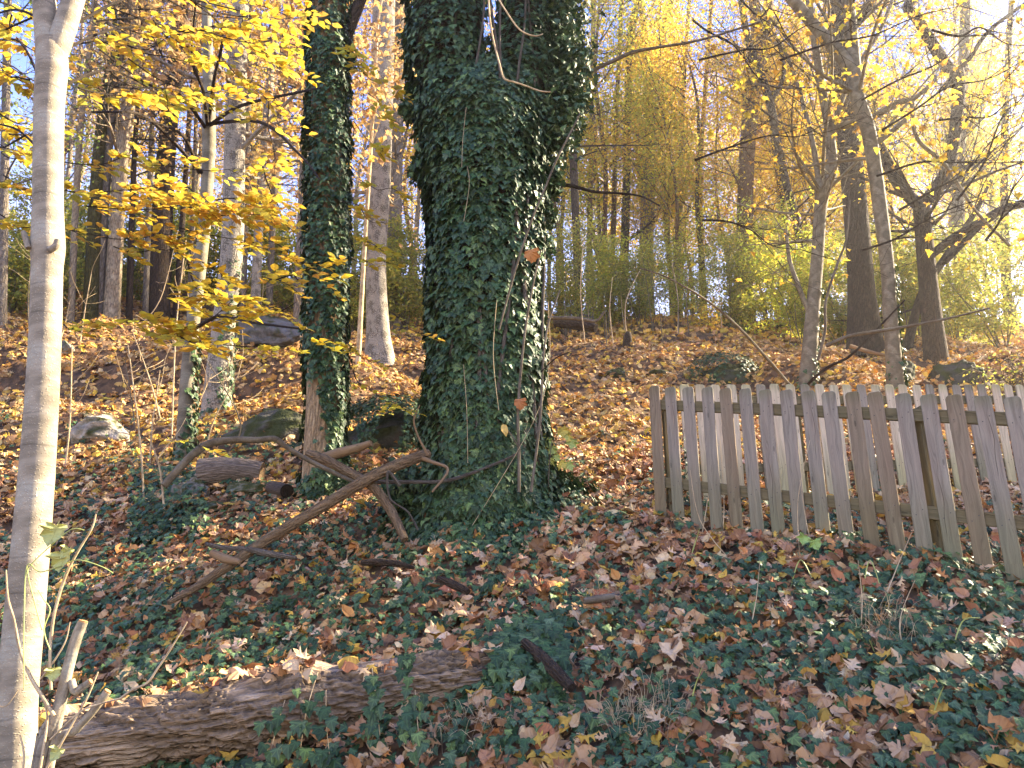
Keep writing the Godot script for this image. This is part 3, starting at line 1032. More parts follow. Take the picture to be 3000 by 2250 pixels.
func rocks() -> void:
	var grey := lin(0.40, 0.37, 0.31)
	var dark := lin(0.14, 0.125, 0.10)
	var moss := lin(0.075, 0.085, 0.03)
	var soot := lin(0.10, 0.095, 0.075)
	var p := hit(98, 440)
	rock("pale grey boulder with mossy top lying in fallen leaves at left", p + Vector3(0, 0.10, -0.2), Vector3(0.50, 0.30, 0.32), 0.35, 3, lin(0.46, 0.41, 0.33), moss, 0.08)
	p = hit(270, 450)
	rock("big dark mossy boulder beside the slim ivy-covered trunk", p + Vector3(0.05, 0.26, -0.5), Vector3(0.86, 0.52, 0.55), 0.1, 8, dark, moss, 0.30)
	p = hit(385, 455)
	rock("broad dark boulder overgrown with ivy between the two ivy-clad trees", p + Vector3(0, 0.27, -0.5), Vector3(0.72, 0.56, 0.5), 0.0, 12, dark, moss, 0.2)
	p = hit(730, 384)
	rock("low dome of dark rock draped with ivy just behind the picket fence", p + Vector3(0, 0.18, -0.4), Vector3(0.68, 0.46, 0.5), 0.0, 15, soot, moss, 0.3)
	p = hit(912, 385)
	rock("blocky dark stone behind the back fence, right of the forked trunks", p + Vector3(0, 0.22, -0.3), Vector3(0.36, 0.40, 0.35), 0.2, 18, soot, moss, 0.1)
	p = hit(968, 388)
	rock("wide dark stone ledge behind the back fence near the right edge", p + Vector3(0.1, 0.25, -0.3), Vector3(0.55, 0.46, 0.4), -0.1, 21, soot, moss, 0.1)
	p = hit(588, 322)
	rock("rounded pale grey boulder far up the slope beside a dark log", p + Vector3(0, 0.2, 0), Vector3(0.62, 0.36, 0.4), 0.0, 24, lin(0.24, 0.22, 0.19), moss, 0.0)
	p = hit(614, 376)
	rock("small dark mossy stone in the leaves left of the ivy-draped rock", p + Vector3(0, 0.03, 0), Vector3(0.26, 0.14, 0.2), 0.5, 27, soot, moss, 0.3)
	p = hit(655, 375)
	rock("flat dark stone with moss, right of the small mossy stone", p + Vector3(0, 0.02, 0), Vector3(0.34, 0.12, 0.22), -0.4, 30, soot, moss, 0.25)
	p = hit(250, 492)
	rock("flat mossy stone below the sawn logs left of centre", p + Vector3(0, 0.03, 0), Vector3(0.26, 0.10, 0.16), 0.3, 33, lin(0.26, 0.24, 0.17), moss, 0.40)
	p = hit(215, 510)
	rock("slanted mossy stone half buried in ivy below the sawn logs", p + Vector3(0, 0.02, 0), Vector3(0.28, 0.09, 0.16), -0.3, 36, lin(0.24, 0.22, 0.15), moss, 0.40)
	p = hit(190, 500)
	rock("rough grey stone against the foot of the slim beech trunk", p + Vector3(0, 0.08, 0), Vector3(0.20, 0.22, 0.18), 0.3, 39, lin(0.30, 0.27, 0.22), moss, 0.15)
	p = hit(282, 495)
	rock("pale chip of stone on the leaves right of the sawn logs", p + Vector3(0, 0.03, 0), Vector3(0.09, 0.05, 0.06), 0.6, 42, lin(0.5, 0.47, 0.42), moss, -0.2)
	p = hit(245, 338)
	rock("bluish grey rock on the slope behind the pale birch trunk", p + Vector3(0.2, 0.15, 0), Vector3(0.9, 0.40, 0.5), 0.1, 45, lin(0.20, 0.20, 0.21), moss, 0.0)
	p = hit(60, 352)
	rock("small weathered stone at the far left beyond the smooth sapling", p + Vector3(0, 0.06, 0), Vector3(0.35, 0.18, 0.3), 0.1, 48, lin(0.26, 0.25, 0.22), moss, 0.1)
	p = hit(735, 332)
	rock("long mossy ledge of rock in the shade high on the right slope", p + Vector3(0.2, 0.08, 0), Vector3(1.3, 0.26, 0.4), 0.05, 51, soot, moss, 0.3)
	p = hit(790, 330)
	rock("dark mossy stone high on the slope left of the furrowed trunk", p + Vector3(0, 0.08, 0), Vector3(0.6, 0.22, 0.4), -0.1, 54, soot, moss, 0.3)
	p = hit(612, 602)
	rock("grey flat stone among ivy leaves in the right foreground", p + Vector3(0, 0.03, 0), Vector3(0.11, 0.05, 0.07), 0.2, 57, lin(0.30, 0.28, 0.26), moss, -0.1)
	# the ivy on the broad boulder and on the dome behind the fence
	for q in [[385, 455, 0.72, 0.58, "ivy matted over the broad boulder between the ivy-clad trees", 2600, 0.055], [730, 384, 0.7, 0.5, "ivy draped over the dome of dark rock behind the fence", 1000, 0.06]]:
		var c := hit(q[0], q[1]) + Vector3(0, 0.22, -0.45)
		var o := thing("ivy", c, q[4], "ivy plant")
		var bags := [bag("ivy_a"), bag("ivy_c")]
		for k in q[5]:
			var d := Vector3(G(1.0), R(-0.3, 1.0), R(-0.2, 1.0)).normalized()
			if nz.get_noise_3d(d.x * 12.0, d.y * 12.0, d.z * 12.0) < -0.18: continue
			var e := Vector3(d.x * q[2], d.y * q[3], d.z * q[3]) * R(0.98, 1.14)
			drop(pick(bags), c + e, d + Vector3(G(0.4), 0.3, G(0.4)), Vector3(G(0.5), -1, 0.2), q[6] * R(0.6, 1.2), IVY, 0.3)
		for b in bags: flush(b, "leaf", "foliage", "ivy", IVY, o, 40)

func main_trees() -> void:
	# the great ivy-clad trunk
	var base := hit(487, 500)
	var D := -base.z
	var o := thing("ivy_clad_tree", base, "huge twin-stemmed tree trunk wrapped in dark ivy in the middle", "tree")
	var cl := func(pts: Array, D: float) -> Array:
		var c := []
		for q in pts:
			var p := at(q[0], q[1], D)
			c.append([p, q[2] * 0.5 * px_m(p)])
		return c
	var main: Array = cl.call([[487, 520, 128], [487, 480, 112], [486, 400, 102], [485, 320, 100], [485, 240, 100], [485, 170, 106], [485, 120, 104], [486, 80, 56]], D)
	var left: Array = cl.call([[462, 190, 60], [454, 110, 66], [449, 40, 70], [446, -60, 68], [442, -260, 62]], D)
	var right: Array = cl.call([[510, 190, 56], [519, 110, 54], [526, 40, 54], [531, -60, 52], [541, -260, 48]], D)
	var parts := ["trunk", "left_stem", "right_stem"]
	for k in 3:
		var g := Geo.new()
		var sp := smooth_path([main, left, right][k], 10)
		tube(g, sp[0], sp[1], 28, 4.0, 0.9, 0.05, 0.9)
		put(["trunk", "stem", "stem"][k], g.mesh(), M["dark_bark"], o)
	var iv := thing("climbing_ivy", base + Vector3(0, 0.02, 0.5), "dense dark ivy clothing the huge trunk in the middle", "ivy plant")
	var bags := [bag("ivy_a"), bag("ivy_b"), bag("ivy_c")]
	climb(bags, main, 30000, 0.076, 0.085, func(t, a): return 1.0 if cos(a) > -0.6 else 0.35)
	climb(bags, main.slice(0, 3), 9000, 0.066, 0.10, func(t, a): return 1.0)
	climb(bags, left, 9000, 0.074, 0.10, func(t, a): return 1.0 if sin(a) < 0.86 else 0.25)
	climb(bags, right, 8000, 0.074, 0.08, func(t, a): return 1.0 if sin(a) > -0.86 else 0.25)
	# bushy growth to the right of the right stem and a fringe at the left
	for q in [[552, 20, 24, 900], [564, 60, 24, 1300], [568, 100, 18, 900], [556, 130, 20, 1000], [546, 180, 13, 600], [540, 245, 9, 350], [558, 10, 22, 700], [413, 40, 10, 400], [412, 110, 9, 300], [420, 170, 8, 250], [408, 492, 20, 700], [560, 500, 14, 500], [430, 505, 24, 700], [546, 215, 9, 250]]:
		var c := at(q[0], q[1], D)
		var s: float = q[2] * px_m(c)
		for k in q[3]:
			var p := c + Vector3(G(s), G(s * 1.1), G(s * 1.3))
			drop(pick(bags), p, Vector3(G(0.8), R(0, 0.8), R(-0.3, 1.0)), Vector3(G(0.7), -1, G(0.5)), 0.07 * R(0.6, 1.2), IVY, 0.3)
	for k in 2600:
		var a := R(-2.2, 2.2)
		var rr := 0.52 + absf(G(0.34))
		var gx := base.x + sin(a) * rr * 1.05
		var gz := base.z + cos(a) * rr
		drop(pick(bags), on(gx, gz, R(0.02, 0.10) + 0.30 * exp(-(rr - 0.5) * 5.0) * rng.randf()), Vector3(sin(a), 0.7, cos(a)) + Vector3(G(0.5), 0, G(0.5)), Vector3(sin(a), -0.8, cos(a)), R(0.045, 0.085), IVY, 0.3)
	for q in [[[470, 545], [540, 420], [545, 330]], [[472, 478], [471, 430], [468, 388]], [[500, 430], [495, 380], [498, 330]], [[466, 206], [467, 180], [470, 150]], [[468, 256], [473, 222], [471, 205]]]:
		var g := Geo.new()
		var c := []
		for w in q: c.append([at(w[0], w[1], D) + Vector3(0, 0, 0.70), 0.0022])
		stick(g, c, 4, 5)
		put("vine_stem", g.mesh(), M["straw_stem"], iv)
	for k in 9:
		var a := -1.1 + 2.2 * k / 8.0 + G(0.1)
		var c := []
		for w in 8:
			var y := -0.1 + w * 0.85
			var aa := a + 0.16 * sin(w * 1.3 + k * 2.0)
			c.append([base + Vector3(sin(aa) * 0.56, y, cos(aa) * 0.56 - 0.02), 0.022 - 0.0018 * w])
		var g := Geo.new()
		stick(g, c, 7, 5, 1.0, 0.6, 0.05)
		put("ivy_stem", g.mesh(), M["furrow"], iv)
	var front := func(x): return x.origin.z > -D + 0.35
	for b in bags: flush(b, "leaf", "foliage", "ivy", IVY, iv, 100, front)

	# the slimmer ivy-clad trunk to its left
	base = hit(325, 492)
	D = -base.z
	o = thing("ivy_clad_tree", base, "slimmer pale trunk half covered in ivy, left of the huge ivy-clad tree", "tree")
	main = cl.call([[322, 512, 44], [322, 470, 38], [324, 400, 35], [326, 300, 34], [327, 200, 34], [328, 100, 33], [330, 0, 33], [333, -160, 31], [338, -420, 26]], D)
	var g2 := Geo.new()
	var sp2 := smooth_path(main, 10)
	tube(g2, sp2[0], sp2[1], 22, 3.0, 0.9, 0.05, 0.9)
	put("trunk", g2.mesh(), M["tan_bark"], o)
	var lg := Geo.new()
	stick(lg, cl.call([[336, 70, 15], [344, 42, 13], [354, 16, 12], [366, -14, 11], [392, -80, 9], [420, -150, 7]], D), 10, 8, 1.0, 0.8, 0.05)
	put("branch", lg.mesh(), M["dark_bark"], o)
	iv = thing("climbing_ivy", base + Vector3(0.05, 0.02, 0.3), "ivy running up the slimmer trunk left of the huge tree", "ivy plant")
	bags = [bag("ivy_a"), bag("ivy_b"), bag("ivy_c")]
	climb(bags, main, 19000, 0.062, 0.07, func(t, a):
		var lead := 0.5 + 0.5 * sin(a - 0.55)
		var w := smoothstep(0.22, 0.50, lead + 0.35 * nz.get_noise_2d(t * 90.0, a * 6.0) + 0.75 * smoothstep(0.20, 0.42, t) + 0.45 * smoothstep(0.16, 0.06, t))
		return w * (1.0 if t < 0.12 or t > 0.35 else 0.85))
	for q in [[335, 480, 16, 700], [322, 505, 20, 800], [346, 500, 16, 500], [346, 60, 9, 400], [318, 30, 8, 350], [344, 150, 7, 250], [343, 200, 7, 250]]:
		var c := at(q[0], q[1], D)
		var s: float = q[2] * px_m(c)
		for k in q[3]:
			drop(pick(bags), c + Vector3(G(s), G(s), G(s)), Vector3(G(0.8), R(0, 0.8), R(-0.3, 1.0)), Vector3(G(0.7), -1, G(0.5)), 0.058 * R(0.6, 1.2), IVY, 0.3)
	for b in bags: flush(b, "leaf", "foliage", "ivy", IVY, iv, 80)

	# the smooth sapling in the sun at the left edge
	D = 3.3
	o = thing("smooth_sapling", on(at(14, 768, D).x, -D), "smooth beige forked sapling trunk in full sun at the left edge", "tree")
	main = [[o.position - Vector3(0, 0.2, 0), 0.098]]
	main.append_array(cl.call([[10, 820, 39], [17, 700, 37], [24, 620, 36], [33, 520, 34], [40, 430, 31], [45, 340, 29], [47, 272, 28], [48, 246, 31], [48, 200, 27], [49, 110, 27], [52, 66, 29], [51, 44, 27]], D))
	for q in [[main, "trunk", 26], [cl.call([[49, 70, 22], [47, 38, 22], [44, 0, 21], [40, -60, 20], [30, -300, 15], [26, -600, 9]], D), "stem", 18], [cl.call([[50, 66, 22], [59, 44, 22], [67, 20, 21], [76, -8, 19], [94, -60, 16], [120, -220, 12], [138, -420, 7]], D), "stem", 18]]:
		var g := Geo.new()
		var sp := smooth_path(q[0], 9)
		tube(g, sp[0], sp[1], q[2], 1.0, 0.62, 0.012, 1.5)
		put(q[1], g.mesh(), M["slick"], o)
	for q in [[[36, 254, 6], [33, 244, 6], [31, 238, 5]], [[57, 256, 7], [63, 252, 7], [65, 246, 6]]]:
		var c := []
		for w in q: c.append([at(w[0], w[1], D) + Vector3(0, 0, 0.06), w[2] * 0.5 * px_m(at(w[0], w[1], D))])
		add_branch(o, c, "slick", "branch_stub")
	var limb := [[[48, 100], [20, 42], [-10, 43]], [[60, 52], [120, 28], [200, 30]], [[64, 30], [150, -6], [260, 16]], [[56, 90], [110, 70], [160, 95]], [[42, 20], [10, 10], [-40, 30]], [[40, 150], [14, 128], [-20, 122]]]
	bags = [bag("ovate_a"), bag("ovate_b")]
	var tg := Geo.new()
	for q in limb:
		var c := []
		for k in 3: c.append([at(q[k][0], q[k][1], D + k * 0.55), 0.009 - 0.0025 * k])
		var g := Geo.new()
		stick(g, c, 6, 6)
		put("branch", g.mesh(), M["dark_bark"], o)
		spray(tg, bags, GOLD, c[0][0].lerp(c[1][0], 0.35), c[2][0], 44, 0.32, 0.074)
		spray(tg, bags, GOLD, c[1][0], c[2][0] + Vector3(0.2, 0.25, -0.3), 30, 0.32, 0.074)
	for q in [[110, 8, 240, 30], [180, -4, 300, 20], [100, 40, 230, 62], [200, 30, 300, 50], [0, 5, 50, 8], [70, -8, 200, 4], [130, 60, 240, 100], [5, 60, 40, 66], [0, 112, 36, 120], [150, 20, 210, 60]]:
		spray(tg, bags, LEMON if rng.randf() < 0.6 else GOLD, at(q[0], q[1], 3.9), at(q[2], q[3], 4.5), 28, 0.32, 0.074)
	put("twigs", tg.mesh(), M["dark_bark"], o, "stuff")
	for b in bags: flush(b, "leaf", "foliage", "yellow", GOLD, o, 70)

func beech_leaves() -> void:
	# the young beech whose level sprays of yellow leaves hang across the left half
	var base := hit(183, 462)
	var D := -base.z
	var o := thing("young_beech", base, "slim leaning young beech with level sprays of golden leaves", "tree")
	var c := []
	for q in [[183, 475, 17], [184, 440, 15], [186, 400, 14], [190, 349, 13], [197, 290, 13], [204, 230, 12], [208, 170, 12], [209, 131, 13], [208, 60, 10], [206, 0, 9], [203, -120, 7], [200, -300, 4]]:
		var p := at(q[0], q[1], D)
		c.append([p, q[2] * 0.5 * px_m(p)])
	var g := Geo.new()
	var sp := smooth_path(c, 9)
	tube(g, sp[0], sp[1], 18, 1.0, 0.9, 0.03, 1.0)
	put("trunk", g.mesh(), M["beech_bark"], o)
	var from := at(208, 128, D)
	for q in [[[208, 128], [203, 90], [192, 60], [196, 0]], [[208, 128], [214, 80], [222, 30], [190, 0]], [[209, 126], [240, 106], [300, 92], [320, 88]], [[209, 124], [260, 122], [300, 155], [320, 180]], [[207, 130], [180, 95], [150, 85], [100, 50]], [[205, 176], [150, 120], [110, 112], [60, 115]], [[199, 172], [186, 140], [170, 128], [140, 118]], [[192, 330], [220, 316], [250, 322], [310, 330]]]:
		var k2 := []
		for k in 4:
			k2.append([at(q[k][0], q[k][1], lerpf(D, 6.2, k / 3.0)), 0.028 * (1.0 - k * 0.25)])
		add_branch(o, k2, "dark_bark", "branch")
	var bags := [bag("ovate_a"), bag("ovate_b")]
	var tg := Geo.new()
	var S := [[62, 160, 160, 150, 5.0, 70, 0], [120, 154, 235, 168, 5.2, 60, 0], [62, 190, 180, 180, 4.8, 120, 0], [90, 205, 230, 198, 4.7, 150, 0], [150, 195, 282, 212, 4.7, 170, 0], [190, 190, 285, 200, 5.0, 110, 0], [62, 228, 170, 232, 4.8, 100, 0], [110, 245, 200, 240, 5.0, 80, 0], [180, 228, 280, 236, 5.0, 90, 0], [262, 165, 285, 215, 4.9, 40, 0], [268, 105, 275, 172, 5.2, 50, 0], [240, 30, 300, 70, 5.2, 90, 0], [220, 60, 290, 110, 5.4, 80, 0], [130, 95, 215, 100, 5.6, 70, 1], [70, 75, 150, 85, 5.4, 60, 1], [185, 262, 215, 305, 4.6, 70, 1], [205, 258, 232, 285, 4.6, 50, 1], [95, 318, 165, 312, 4.6, 80, 1], [160, 330, 232, 305, 4.4, 150, 1], [165, 325, 215, 345, 4.4, 90, 0], [235, 300, 268, 312, 4.7, 40, 0], [262, 275, 312, 268, 4.7, 45, 0], [268, 305, 295, 302, 4.7, 25, 0], [225, 345, 305, 340, 5.4, 60, 1], [180, 437, 205, 445, 5.2, 22, 1], [64, 322, 98, 325, 4.5, 20, 1], [0, 175, 40, 190, 4.8, 60, 0], [0, 215, 40, 222, 4.8, 60, 0], [0, 150, 36, 155, 4.9, 35, 0], [345, 20, 362, 60, 6.6, 40, 1], [350, 60, 392, 90, 6.6, 50, 0], [370, 90, 408, 130, 6.6, 50, 1], [352, 120, 402, 160, 6.6, 45, 1], [358, 180, 400, 190, 6.6, 30, 1], [345, 200, 385, 225, 6.4, 40, 0], [355, 235, 410, 255, 6.4, 60, 1], [350, 255, 398, 262, 6.4, 40, 1], [390, 315, 425, 335, 6.3, 36, 0], [345, 340, 380, 365, 6.3, 34, 1], [350, 370, 395, 405, 6.3, 40, 1], [285, 255, 342, 262, 4.8, 45, 0], [295, 275, 322, 280, 4.8, 20, 0], [240, 0, 310, 10, 5.2, 70, 0]]
	for q in S:
		var a := at(q[0], q[1], q[4] + 0.25)
		var b := at(q[2], q[3], q[4] - 0.15)
		spray(tg, bags, LEMON if q[6] == 1 else GOLD, a, b, int(q[5] * 0.95), 0.26, 0.08)
	put("twigs", tg.mesh(), M["dark_bark"], o, "stuff")
	for b in bags: flush(b, "leaf", "foliage", "yellow", GOLD, o, 150)

func background_trees() -> void:
	var sparse := {"n": 1900, "pal": BUFF, "size": 0.13, "lo": 4.0, "spread": 0.5}
	var left := [
		["thin pale grey trunk, first one right of the sapling", "pale_bark", [[72, 322, 6], [79, 147, 6], [91, 38, 5], [96, -10, 5]]],
		["mossy dark trunk left of a slim grey trunk in the left background", "moss_bark", [[91, 322, 13], [99, 150, 11], [116, 38, 10], [121, -10, 9]]],
		["slim grey trunk close beside the mossy dark trunk", "furrow", [[98, 316, 11], [108, 148, 9], [122, 35, 8], [127, -10, 8]]],
		["pale thick trunk leaning left of the dark shaggy trunk", "pale_bark", [[112, 320, 14], [122, 148, 13], [136, 58, 11], [131, -6, 10]]],
		["thin dark trunk between the pale leaning trunk and the shaggy one", "dark_bark", [[130, 318, 6], [134, 162, 5], [139, 86, 4], [142, -10, 4]]],
		["thick dark shaggy trunk with yellow leaves clinging to it", "dark_bark", [[157, 318, 21], [167, 147, 17], [177, 54, 15], [182, -6, 14]], {"crown": {"n": 900, "pal": AMBER, "size": 0.12, "lo": 1.5, "spread": 0.35}, "reach": 0.7}],
		["tall pale birch trunk, sunlit on its right side, with ivy at its foot", "flaky", [[216, 416, 27], [222, 340, 22], [232, 247, 21], [235, 131, 20], [240, -6, 18]], {"flute": 0.1}],
		["slim pale trunk right of the tall birch, leaning right", "flaky", [[255, 332, 9], [262, 170, 8], [279, -6, 7]]],
		["thin brown trunk with a side limb right of the slim pale one", "furrow", [[269, 316, 6], [276, 154, 6], [284, 38, 5], [288, -6, 5]], {"limbs": [[[277, 140, 4], [286, 80, 4], [296, 30, 3]]]}],
		["narrow grey trunk hard against the right side of the tall birch", "furrow", [[243, 322, 6], [246, 193, 6], [251, -6, 5]]],
		["grey trunk showing left of the slimmer ivy-clad trunk", "furrow", [[300, 335, 12], [304, 193, 11], [308, 100, 10], [313, -6, 9]]],
		["sunlit shaggy pale trunk between the two ivy-clad trees", "flaky", [[381, 360, 28], [378, 335, 22], [376, 256, 20], [380, 170, 22], [384, -6, 23]], {"flute": 0.3}],
		["grey furrowed trunk behind the sunlit shaggy one between the ivy trees", "furrow", [[394, 330, 15], [395, 208, 14], [399, -6, 13]]],
		["thin straight pale stem just left of the sunlit shaggy trunk", "straw_stem", [[358, 365, 5], [364, 256, 4], [370, 160, 4], [376, 60, 3]], {"up": 2.0, "twigs": 4}],
		["trunk with green leaves at the far left edge of the picture", "furrow", [[3, 325, 9], [5, 150, 8], [8, -6, 7]], {"crown": {"n": 2200, "pal": GREEN, "size": 0.13, "lo": 3.0, "spread": 0.5}, "twigs": 22}],
		["slender grey trunk between the shaggy dark trunk and the beech", "furrow", [[190, 318, 5], [194, 180, 4], [198, 60, 4], [199, -6, 4]]],
		["thin twisted dark trunk right of the shaggy dark trunk", "dark_bark", [[176, 320, 6], [186, 170, 5], [192, 90, 5], [205, 20, 4]]],
		["thin grey trunk just left of the shaggy dark trunk", "furrow", [[146, 320, 5], [151, 150, 5], [156, 60, 4], [159, -6, 4]]],
	]
	for q in left:
		var s := {"crown": sparse.duplicate(), "twigs": 16, "reach": 1.1, "group": "trees on the left slope"}
		if q.size() > 3: s.merge(q[3], true)
		birth([q[0], q[1], q[2], s])
	var rich := {"n": 8500, "pal": AMBER, "size": 0.13, "lo": 3.5, "spread": 0.55}
	var right := [
		["dark straight trunk, second thin one right of the huge ivy tree", "dark_bark", [[622, 318, 9], [626, 200, 8], [630, 46, 7], [640, -6, 7]], {}],
		["grey forked trunk with a rough bark in the centre right", "furrow", [[645, 318, 17], [646, 255, 14], [650, 150, 14], [653, 90, 13]], {"up": 0.0, "limbs": [[[653, 96, 9], [646, 50, 7], [640, -10, 6]], [[653, 96, 10], [660, 50, 8], [674, -10, 7]]]}],
		["thin grey trunk nearest to the ivy bush on the huge tree", "furrow", [[588, 318, 6], [590, 200, 5], [594, -6, 5]], {}],
		["short dark trunk beside the huge ivy tree, first on its right", "dark_bark", [[578, 325, 9], [577, 250, 8], [572, 120, 8], [570, -6, 7]], {}],
		["thin brown trunk left of the dark straight one", "brown_bark", [[611, 318, 5], [614, 200, 5], [617, 100, 4], [622, -6, 4]], {}],
		["brown thick trunk that forks high among orange leaves", "brown_bark", [[742, 322, 19], [744, 247, 16], [748, 139, 15], [758, 52, 15]], {"up": 0.0, "limbs": [[[758, 56, 12], [756, 20, 11], [752, -10, 10]], [[758, 56, 11], [766, 20, 10], [770, -10, 9]]], "crown": {"n": 5200, "pal": AMBER, "size": 0.13, "lo": 3.0, "spread": 0.6}, "twigs": 20}],
		["slim dark crooked trunk leaning left, behind the pale pair of saplings", "dark_bark", [[806, 330, 8], [803, 255, 8], [783, 170, 8], [769, 99, 8], [749, 43, 7], [740, -6, 6]], {"limbs": [[[770, 104, 5], [784, 74, 4], [778, 40, 3]]]}],
		["pale sapling with ivy at its foot and a swollen fork, right of centre", "beech_bark", [[805, 390, 17], [811, 333, 14], [817, 262, 12], [820, 215, 12], [823, 182, 14]], {"up": 0.0, "limbs": [[[823, 186, 11], [832, 172, 11], [829, 130, 9], [819, 70, 8], [808, -10, 7]], [[820, 192, 6], [812, 140, 5], [796, 80, 4], [783, 50, 3], [760, 34, 2]], [[826, 178, 7], [834, 128, 5], [850, 80, 5], [880, 30, 4], [896, -10, 3]], [[833, 128, 8], [870, 118, 7], [900, 102, 6], [912, 100, 5], [936, 80, 3]], [[912, 100, 5], [917, 138, 4], [945, 165, 4], [975, 210, 3], [1010, 246, 3]], [[812, 320, 5], [800, 290, 5], [790, 262, 4], [786, 230, 3]]], "crown": {"n": 260, "pal": AMBER, "size": 0.10, "lo": 1.5, "spread": 0.25, "kind": "maple_a"}, "twigs": 8, "limb_twigs": 1}],
		["great dark furrowed trunk rising above the fence on the right", "dark_bark", [[865, 352, 31], [862, 300, 26], [859, 255, 24], [852, 170, 22], [843, 93, 19], [836, -6, 18]], {"limbs": [[[856, 20, 12], [866, 8, 10], [880, -10, 8]]], "crown": {"n": 2600, "pal": AMBER, "size": 0.13, "lo": 9.5, "spread": 0.6}}],
		["grey leaning trunk with ivy on its sunny edge, right of the furrowed one", "beech_bark", [[895, 392, 15], [890, 310, 13], [886, 255, 13], [870, 139, 14], [857, 93, 14], [850, 20, 12], [846, -10, 11]], {"limbs": [[[854, 74, 14], [838, 52, 13], [815, 26, 12], [786, -8, 11]], [[872, 145, 7], [884, 138, 5], [905, 120, 5]]], "crown": {"n": 420, "pal": AMBER, "size": 0.11, "lo": 3.5, "spread": 0.5}, "reach": 1.1}],
		["dark trunk forking low into a wide Y near the right edge", "dark_bark", [[935, 358, 20], [927, 270, 17], [922, 215, 16], [921, 200, 16]], {"up": 0.0, "limbs": [[[919, 206, 12], [900, 186, 12], [884, 156, 11], [872, 126, 9], [860, 90, 7]], [[922, 206, 13], [944, 176, 13], [954, 140, 12], [959, 90, 12], [957, 70, 12]], [[958, 82, 12], [940, 56, 11], [918, 20, 10], [908, 6, 10], [924, -10, 9]], [[924, 262, 8], [950, 240, 8], [985, 220, 9], [1005, 208, 8], [1030, 202, 7]], [[945, 262, 6], [992, 216, 6], [1024, 205, 5]], [[944, 88, 6], [968, 60, 5], [990, 30, 4], [1030, 0, 3]]], "crown": {"n": 700, "pal": AMBER, "size": 0.12, "lo": 3.0, "spread": 0.6}, "limb_twigs": 1, "twigs": 10}],
		["dark leaner crossing behind the Y-shaped trunk", "dark_bark", [[903, 352, 9], [921, 296, 8], [945, 258, 7], [960, 235, 6]], {"up": 2.0, "twigs": 5, "crown": {"n": 200, "pal": LIME, "size": 0.1, "lo": 1.0, "spread": 0.4}}],
		["grey trunk fading into the bright haze at the right edge", "furrow", [[962, 340, 12], [958, 200, 11], [962, 100, 10], [966, -6, 9]], {}],
		["slim grey trunk between the brown forked trunk and the pale sapling", "furrow", [[778, 322, 6], [781, 250, 6], [778, 170, 5], [771, 90, 5], [768, -6, 4]], {}],
		["slender trunk in yellow leaves left of the brown forked trunk", "brown_bark", [[702, 316, 6], [700, 180, 5], [706, 80, 4], [712, -6, 4]], {"crown": {"n": 4200, "pal": AMBER, "size": 0.13, "lo": 3.0, "spread": 0.7}}],
		["thin trunk in lime leaves between the grey forked and brown trunks", "furrow", [[676, 314, 5], [680, 200, 5], [684, 80, 4], [690, -6, 4]], {"crown": {"n": 4200, "pal": LIME, "size": 0.13, "lo": 2.5, "spread": 0.7, "hi": 9.0}}],
		["thin trunk in orange leaves at the far right edge", "dark_bark", [[1008, 336, 8], [1004, 180, 7], [1008, 60, 6], [1012, -6, 5]], {"crown": {"n": 3200, "pal": AMBER, "size": 0.13, "lo": 3.0, "spread": 0.7}}],
	]
	for q in right:
		var s := {"crown": rich.duplicate(), "twigs": 18, "reach": 1.25, "group": "trees on the right slope"}
		s.merge(q[3], true)
		var o := birth([q[0], q[1], q[2], s])
	ivy_feet()
	# the far wood: alike trees up to and over the crest
	var protos := []
	for k in 5:
		var pal: Array = [BUFF, AMBER, AMBER, LIME, LEMON][k]
		protos.append(far_tree(pal, [900, 7200, 6400, 5200, 4200][k], k))
	var spots := []
	for k in 36:
		spots.append([R(-0.72, -0.05), R(26.0, 50.0), 0 if rng.randf() < 0.72 else rng.randi_range(1, 4), "slim bare grey tree of the far wood on the left crest", "far trees on the left crest"])
	var lanes := []
	for q in [[80, 352], [200, 352], [300, 355], [375, 364], [600, 352], [660, 358], [740, 362], [620, 378], [850, 380], [100, 322], [180, 322], [260, 322], [860, 355]]: lanes.append(hit(q[0], q[1]))
	var across := Vector3(-SUN.z, 0, SUN.x).normalized()
	var ahead := Vector3(SUN.x, 0, SUN.z)
	var tries := 0
	while spots.size() < 36 + 44 and tries < 900:
		tries += 1
		var d := R(24.0, 48.0)
		var b := on(R(0.05, 0.74) * d, -d)
		var shade := false
		for l in lanes:                # keep the lanes of sunlight on the slope open
			var q: Vector3 = b - l
			var t := q.dot(ahead) / ahead.length_squared()
			var y: float = l.y + SUN.y * t - b.y
			if absf(q.dot(across)) < 2.0 and t > 0.0 and y < 14.0: shade = true
		if not shade: spots.append([b.x / d, d, rng.randi_range(1, 4), "slim orange-leaved tree of the far wood on the right crest", "far trees on the right crest"])
	for s in spots:
		var o: Node3D = protos[s[2]].duplicate()
		o.name = "far_tree"
		add_child(o, true)
		o.position = on(s[0] * s[1], -s[1], -0.1)
		o.rotation.y = R(0, TAU)
		var k := R(0.8, 1.25)
		o.scale = Vector3(k, k * R(0.9, 1.15), k)
		var side: String = "left" if s[0] < 0.0 else "right"
		var looks: String = ["slim sparse-leaved grey", "slim amber-leaved", "slim amber-leaved", "slim lime-leaved", "slim lemon-yellow-leaved"][s[2]]
		tag(o, "%s tree of the far wood on the %s crest" % [looks, side], "tree", "%s trees on the %s crest" % [looks, side])
	for p in protos: p.free()
	# trees that stand beyond the right edge and shade the bank
	for q in [[11.0, 7.6, 3000], [14.5, 10.4, 3000]]:
		var b := on(q[0], -q[1])
		var sc := screen(b)
		side_tree(b, q[2])

